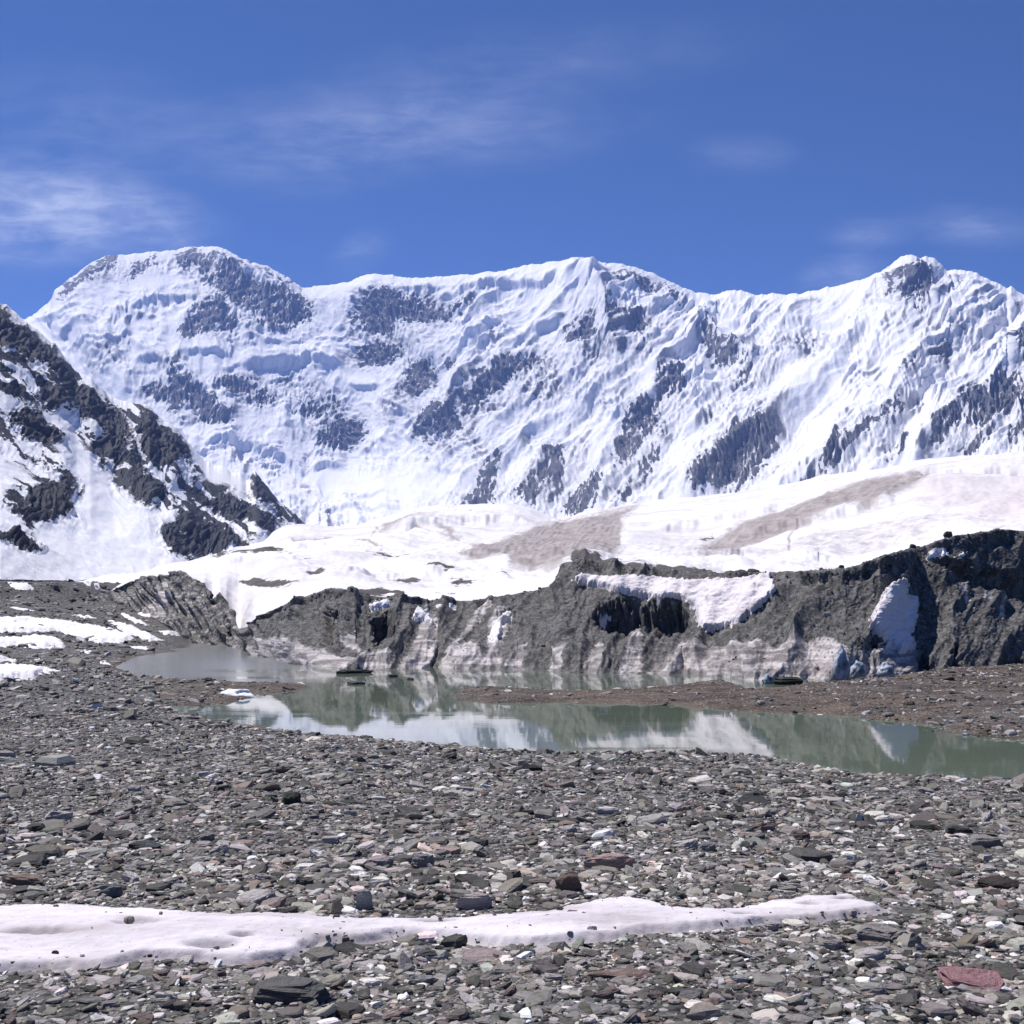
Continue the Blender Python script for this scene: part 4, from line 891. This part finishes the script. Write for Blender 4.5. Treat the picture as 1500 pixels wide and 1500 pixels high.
tag(g, 'countless small grey slate chips covering the ground before the lake', 'gravel', kind='stuff')
parts = VV = TT = CC = None

# larger stones: shapes of their own
def big_stone_mesh(seed, n=9, lay=True):
    rs = np.random.RandomState(seed)
    V, T = proto(n, [(.86, -1), (.98, -.45), (1., .0), (.96, .4), (.86, .78), (.62, 1.)], seed)
    bm = bmesh.new(); vs = [bm.verts.new(v) for v in V]
    for t_ in T: bm.faces.new([vs[i] for i in t_])
    bm.faces.new([vs[i] for i in range(n-1, -1, -1)])
    bmesh.ops.subdivide_edges(bm, edges=bm.edges[:], cuts=2, use_grid_fill=True)
    P = np.array([v.co[:] for v in bm.verts])
    ny = fbm(P[:,0]*4+seed, P[:,2]*9+P[:,1]*4, 4, 800+seed % 50); nx = fbm(P[:,1]*4-seed, P[:,2]*9+P[:,0]*3, 4, 830+seed % 50)
    nz = fbm(P[:,0]*3+seed*.3, P[:,1]*3, 4, 860+seed % 40)
    st = (np.floor(P[:,2]*5+nz*1.2) % 2)*.035
    k = 1+st if lay else 1
    P[:,0] = P[:,0]*k+.045*nx; P[:,1] = P[:,1]*k+.045*ny; P[:,2] += .10*nz
    for v, p in zip(bm.verts, P): v.co = p
    me = bpy.data.meshes.new('stone'); bm.to_mesh(me); bm.free(); me.materials.append(M_stone)
    return me
BIG = [big_stone_mesh(900+i, 6+i % 4) for i in range(14)]
def stone(name, px, py, wpx, hpx, col, label, cat='stone', group=None, D=None, zz=None, mesh=None, yaw=None, tilt=(0, 0), deep=.75, sink=.25):
    """px, py: middle of the stone's foot; wpx, hpx: seen width and height in photo pixels"""
    if D is None:
        x, D = at_ground([px], [py]); x, D = float(x[0]), float(D[0])
        if D > 30: pass
    else: x = (px-CX)/F*D
    z = float(ground_z(np.array([x]), np.array([D]))[0]) if zz is None else zz
    wd = wpx*D/F; hh = max(hpx*D/F, .03)
    down = abs(z)/max(D, 1)                               # part of the height is the top face seen from above
    dep = wd*deep; h = max(hh - dep*down*.8, .3*hh)
    o = bpy.data.objects.new(name, BIG[mesh if mesh is not None else random.randrange(len(BIG))]); link(o)
    o.location = (x, D+dep*.3, z + h*(.5-sink)); o.scale = (wd*1.02, dep*1.15, h*1.15)
    o.rotation_euler = (tilt[0], tilt[1], yaw if yaw is not None else random.uniform(-.35, .35))
    o.color = (*col, 1)
    return tag(o, label, cat, group)
GR, DK, PK, PL, WH, BR = (.24, .228, .21), (.055, .052, .048), (.40, .30, .265), (.46, .43, .41), (.70, .67, .65), (.15, .105, .085)
HERO = [
 (418,1468,156,62,(.10,.10,.095),'large dark grey split slab in front of the snow strip, biggest of the foreground stones'), (503,1394,76,20,DK,'long black slate lying against the lower edge of the snow strip'),
 (367,1321,72,27,PL,'pale oval flat stone just behind the snow strip'), (895,1272,74,34,PK,'pinkish flat boulder behind the snow strip, biggest on that side'),
 (835,1314,46,36,BR,'dark brown angular stone between the pinkish boulder and the snow strip'), (1445,1452,120,38,(.30,.165,.17),'flat slab with reddish pink colour at the right picture edge'),
 (1294,1388,86,34,(.27,.25,.23),'broad tan grey slab in front of the tip of the snow strip'), (1468,1302,70,26,(.045,.037,.032),'nearly black brown boulder at the right edge behind the snow'),
 (1446,1239,52,24,GR,'grey wedge shaped stone on the right gravel slope'), (697,1332,58,34,(.42,.37,.35),'thick pinkish grey block touching the upper edge of the snow strip'),
 (534,1329,25,36,(.34,.35,.34),'narrow grey upright stone just behind the snow strip'), (555,1265,40,22,(.36,.30,.29),'pale pink angular stone left of centre in the gravel'),
 (618,1265,40,28,(.25,.24,.245),'pale grey leaning stone beside the pale pink angular one'), (655,1238,46,15,PK,'thin pinkish slab behind the pale grey leaning stone'),
 (163,1219,70,17,DK,'long dark flat slab on the left gravel, upper of two'), (208,1233,62,17,(.06,.065,.07),'dark blue grey flat slab on the left gravel, lower of two'),
 (34,1208,28,14,WH,'white quartz lump near the left picture edge'), (32,1291,68,26,(.22,.17,.135),'tan slab at the left edge just behind the snow strip'), (38,1262,74,22,DK,'dark slab at the left edge behind the tan slab'),
 (196,1164,26,15,(.36,.33,.33),'small pale pointed stone on the left gravel'), (1260,1197,16,18,WH,'small white pointed stone on the right gravel near the lake'), (1110,1261,22,13,(.55,.57,.6),'bluish white stone right of the pinkish boulder'),
 (1177,1261,9,9,WH,'tiny bright white pebble right of the bluish white stone'), (915,1437,110,24,(.20,.14,.12),'long reddish brown slab in front of the snow strip'), (1286,1491,38,24,(.38,.36,.36),'pale blunt stone at the lower picture edge'),
 (706,1406,88,22,(.32,.26,.25),'flat pinkish slab half under the lower snow edge'), (1131,1368,26,17,(.4,.38,.37),'pale lump at the lower edge of the thin end of the snow'), (1342,1399,20,28,(.22,.215,.2),'upright grey green stone right of the broad tan slab'),
 (1467,1413,16,11,WH,'small white stone above the reddish slab'), (380,1428,72,16,(.36,.33,.32),'pale slab directly behind the big dark split slab'), (424,1182,34,24,(.03,.04,.03),'blackish green mossy stone alone in the middle gravel'),
 (500,1183,60,12,(.035,.038,.035),'low dark ledge right of the blackish green stone'), (1110,1172,60,10,(.04,.04,.04),'thin dark slab near the lake shore on the right'), (1040,1240,30,18,(.2,.2,.2),'grey stone right behind the pinkish boulder'),
 (860,1488,70,18,(.24,.235,.23),'wide grey slab at the lower edge near the middle'), (1085,1445,30,16,(.34,.36,.36),'blue grey rounded stone in the right foreground'), (845,1350,40,14,(.2,.15,.14),'brownish stone poking out above the snow'),
 (130,1475,60,18,(.2,.195,.19),'grey slab in the lower left corner area'), (1225,1400,34,20,(.3,.28,.28),'pale grey stone left of the broad tan slab'),
 (1378,1268,26,14,(.34,.28,.28),'pale pink stone on the right slope before the black brown boulder'), (748,1292,36,20,(.14,.13,.12),'dark brownish stone behind the snow strip centre'),
 (160,1310,36,24,(.16,.18,.19),'blue grey stone behind the left part of the snow'), (250,1300,40,22,(.24,.23,.23),'mid grey stone left of the pale oval one'),
 (445,1300,34,22,(.11,.1,.095),'dark stone right of the pale oval one'), (1010,1465,48,18,(.17,.165,.16),'grey slab right of the reddish brown slab'), (620,1440,44,20,(.27,.26,.255),'pale grey block right of the big dark split slab'),
]
for i, (px, py, w0, h0, c, lab) in enumerate(HERO):
    stone('boulder' if w0 > 60 else 'stone', px, py, w0, h0, c, lab, 'boulder' if w0 > 60 else 'stone', mesh=i % len(BIG), yaw=random.uniform(-.2, .2), tilt=(random.uniform(.08, .30), random.uniform(-.1, .1)))
# many more loose stones that nothing tells apart
ZONES = [('stones behind the snow strip', 105, (1190, 1318), (16, 50), [('loose angular grey stone in the gravel between snow strip and lake', GR), ('loose pale stone in the gravel between snow strip and lake', PL), ('loose dark slate in the gravel between snow strip and lake', (.07, .07, .07)), ('loose reddish grey stone in the gravel between snow strip and lake', (.2, .155, .14))]),
 ('stones in front of the snow strip', 135, (1400, 1512), (20, 62), [('loose angular grey stone on the gravel in front of the snow strip', GR), ('loose pale stone on the gravel in front of the snow strip', PL), ('loose dark slate on the gravel in front of the snow strip', (.07, .07, .07)), ('loose reddish grey stone on the gravel in front of the snow strip', (.2, .155, .14))])]
heroes = [(h[0], h[1], h[2]) for h in HERO]
for grp, n, (y0, y1), (w0, w1), kinds in ZONES:
    k = 0
    while k < n:
        px, py = random.uniform(-60, 1560), random.uniform(y0, y1)
        gx, gy = at_ground([px], [py])
        if sdpoly(np.array(gx), np.array(gy), STRIPW, 2.)[0] > -.1 or any(abs(px-a) < c*.6+14 and abs(py-b) < 24 for a, b, c in heroes): continue
        lab, c = random.choices(kinds, [4, 5, 2, 2])[0]
        v = math.exp(random.gauss(0, .18)); wd = random.uniform(w0, w1)*(.6+.4*random.random())
        heroes.append((px, py, wd*.6))
        stone('stone', px, py, wd, wd*random.uniform(.25, .5), tuple(x*v for x in c), lab, 'stone', grp, yaw=random.uniform(0, 6.28), tilt=(random.gauss(.16, .14), random.gauss(0, .14)))
        k += 1
# dark stones in the shallows, boulders on the cliff rim, a snow lump and ice blocks at the cliff foot
def waterD(py): return -WZ*F/(py-HY)
stone('boulder', 517, 988, 56, 10, (.03, .03, .027), 'flat black stone rising from the lake, longest of the group', 'boulder', 'stones in the lake', D=waterD(988), zz=WZ, sink=.3, yaw=.5, mesh=3)
stone('boulder', 520, 1004, 36, 8, (.035, .033, .03), 'small black stone in the lake, nearest of the group', 'boulder', 'stones in the lake', D=waterD(1004), zz=WZ, sink=.35, yaw=-.6, mesh=5)
stone('boulder', 574, 993, 24, 7, (.03, .03, .028), 'small black stone in the lake, second from the right', 'boulder', 'stones in the lake', D=waterD(993), zz=WZ, sink=.3, yaw=1.2, mesh=7)
stone('boulder', 600, 997, 20, 6, (.05, .04, .035), 'small brownish stone in the lake, rightmost of the group', 'boulder', 'stones in the lake', D=waterD(997), zz=WZ, sink=.3, yaw=2.2, mesh=9)
stone('boulder', 1158, 1002, 48, 11, (.035, .035, .03), 'low dark boulder at the cliff foot beside the pale ice', 'boulder', D=63, zz=-3.9, sink=.1)
def on_rim(px, py, wpx, hpx, col, lab):
    Df, zf, Dl, zl, sb, lip = cliff_guides(np.array([float(px)]))
    return stone('boulder', px, py, wpx, hpx, col, lab, 'boulder', 'boulders on the cliff rim', D=float(Dl[0])+.5, zz=float(zpy(py, Dl[0]+.5)), sink=.15)
on_rim(1104, 848, 30, 16, (.06, .058, .055), 'rounded dark boulder sitting on snow at the cliff rim')
on_rim(1338, 806, 15, 10, (.05, .05, .048), 'dark boulder left of the snow patch on the gravel hill')
on_rim(1391, 786, 15, 8, (.06, .058, .055), 'small boulder on the skyline of the gravel hill')
on_rim(1203, 837, 8, 6, (.06, .058, .055), 'tiny dark stone on the middle rim, left of two')
on_rim(1233, 833, 10, 6, (.06, .058, .055), 'tiny dark stone on the middle rim, right of two')
def ice_lump(name, px, py, wpx, hpx, D, z, mat, lab, cat, seed, pt=.35):
    bm = bmesh.new(); bmesh.ops.create_icosphere(bm, subdivisions=4, radius=.5)
    P = np.array([v.co[:] for v in bm.verts]); t_ = np.clip(P[:,2]+.5, 0, 1)
    k = 1-(1-pt)*t_**1.6; P[:,0] *= k; P[:,1] *= k
    n = fbm(P[:,0]*3+seed, P[:,2]*3+P[:,1]*2, 4, 950+seed); P *= (1+.35*n)[:, None]; P[:,0] += .12*fbm(P[:,2]*2+seed, P[:,1]*2, 3, 970+seed)
    for v, p in zip(bm.verts, P): v.co = p
    for f_ in bm.faces: f_.smooth = True
    me = bpy.data.meshes.new(name); bm.to_mesh(me); bm.free(); me.materials.append(mat)
    o = link(bpy.data.objects.new(name, me)); wd, h = wpx*D/F, hpx*D/F
    o.location = ((px-CX)/F*D, D, z+h*.42); o.scale = (wd, wd*.9, h)
    return tag(o, lab, cat, 'ice blocks at the cliff foot' if cat == 'ice block' else None)
ice_lump('ice_block', 1232, 992, 30, 62, 63.5, -3.9, M_ice, 'tall bluish white ice pinnacle at the cliff foot', 'ice block', 3, .3)
ice_lump('ice_block', 1298, 992, 30, 30, 64, -3.8, M_ice, 'low bluish ice block at the foot of the snow tongue', 'ice block', 5, .5)
ice_lump('ice_block', 1256, 992, 26, 34, 64, -3.85, M_ice, 'dark hollowed ice block between pinnacle and low block', 'ice block', 8, .6)
ice_lump('ice_block', 1125, 998, 20, 18, 64, -4.0, M_ice, 'small splintered ice block at the left end of the pale ice', 'ice block', 11, .4)
ice_lump('snow_lump', 348, 1028, 54, 24, 54.5, -4.25, M_patch, 'low grey white snow lump on the muddy spit in the lake', 'snow lump', 14, .8)

# ------------------------------------------------------------------ thin mountain air
def haze(density):
    k = NT('thin_air'); v = k.n('VolumePrincipled'); v.inputs['Color'].default_value = (.28, .45, 1, 1); v.inputs['Density'].default_value = density; v.inputs['Anisotropy'].default_value = .2
    k.t.links.new(v.outputs[0], k.out.inputs['Volume'])
    bm = bmesh.new(); bmesh.ops.create_cube(bm, size=1)
    me = bpy.data.meshes.new('haze'); bm.to_mesh(me); bm.free(); me.materials.append(k.m)
    o = link(bpy.data.objects.new('haze', me)); o.scale = (26000, 20000, 3900); o.location = (0, 8000, 1950-560)
    tag(o, 'thin bluish mountain air paling the far peaks', 'haze', kind='stuff')
HAZE = 2.6e-5
if HAZE: haze(HAZE)
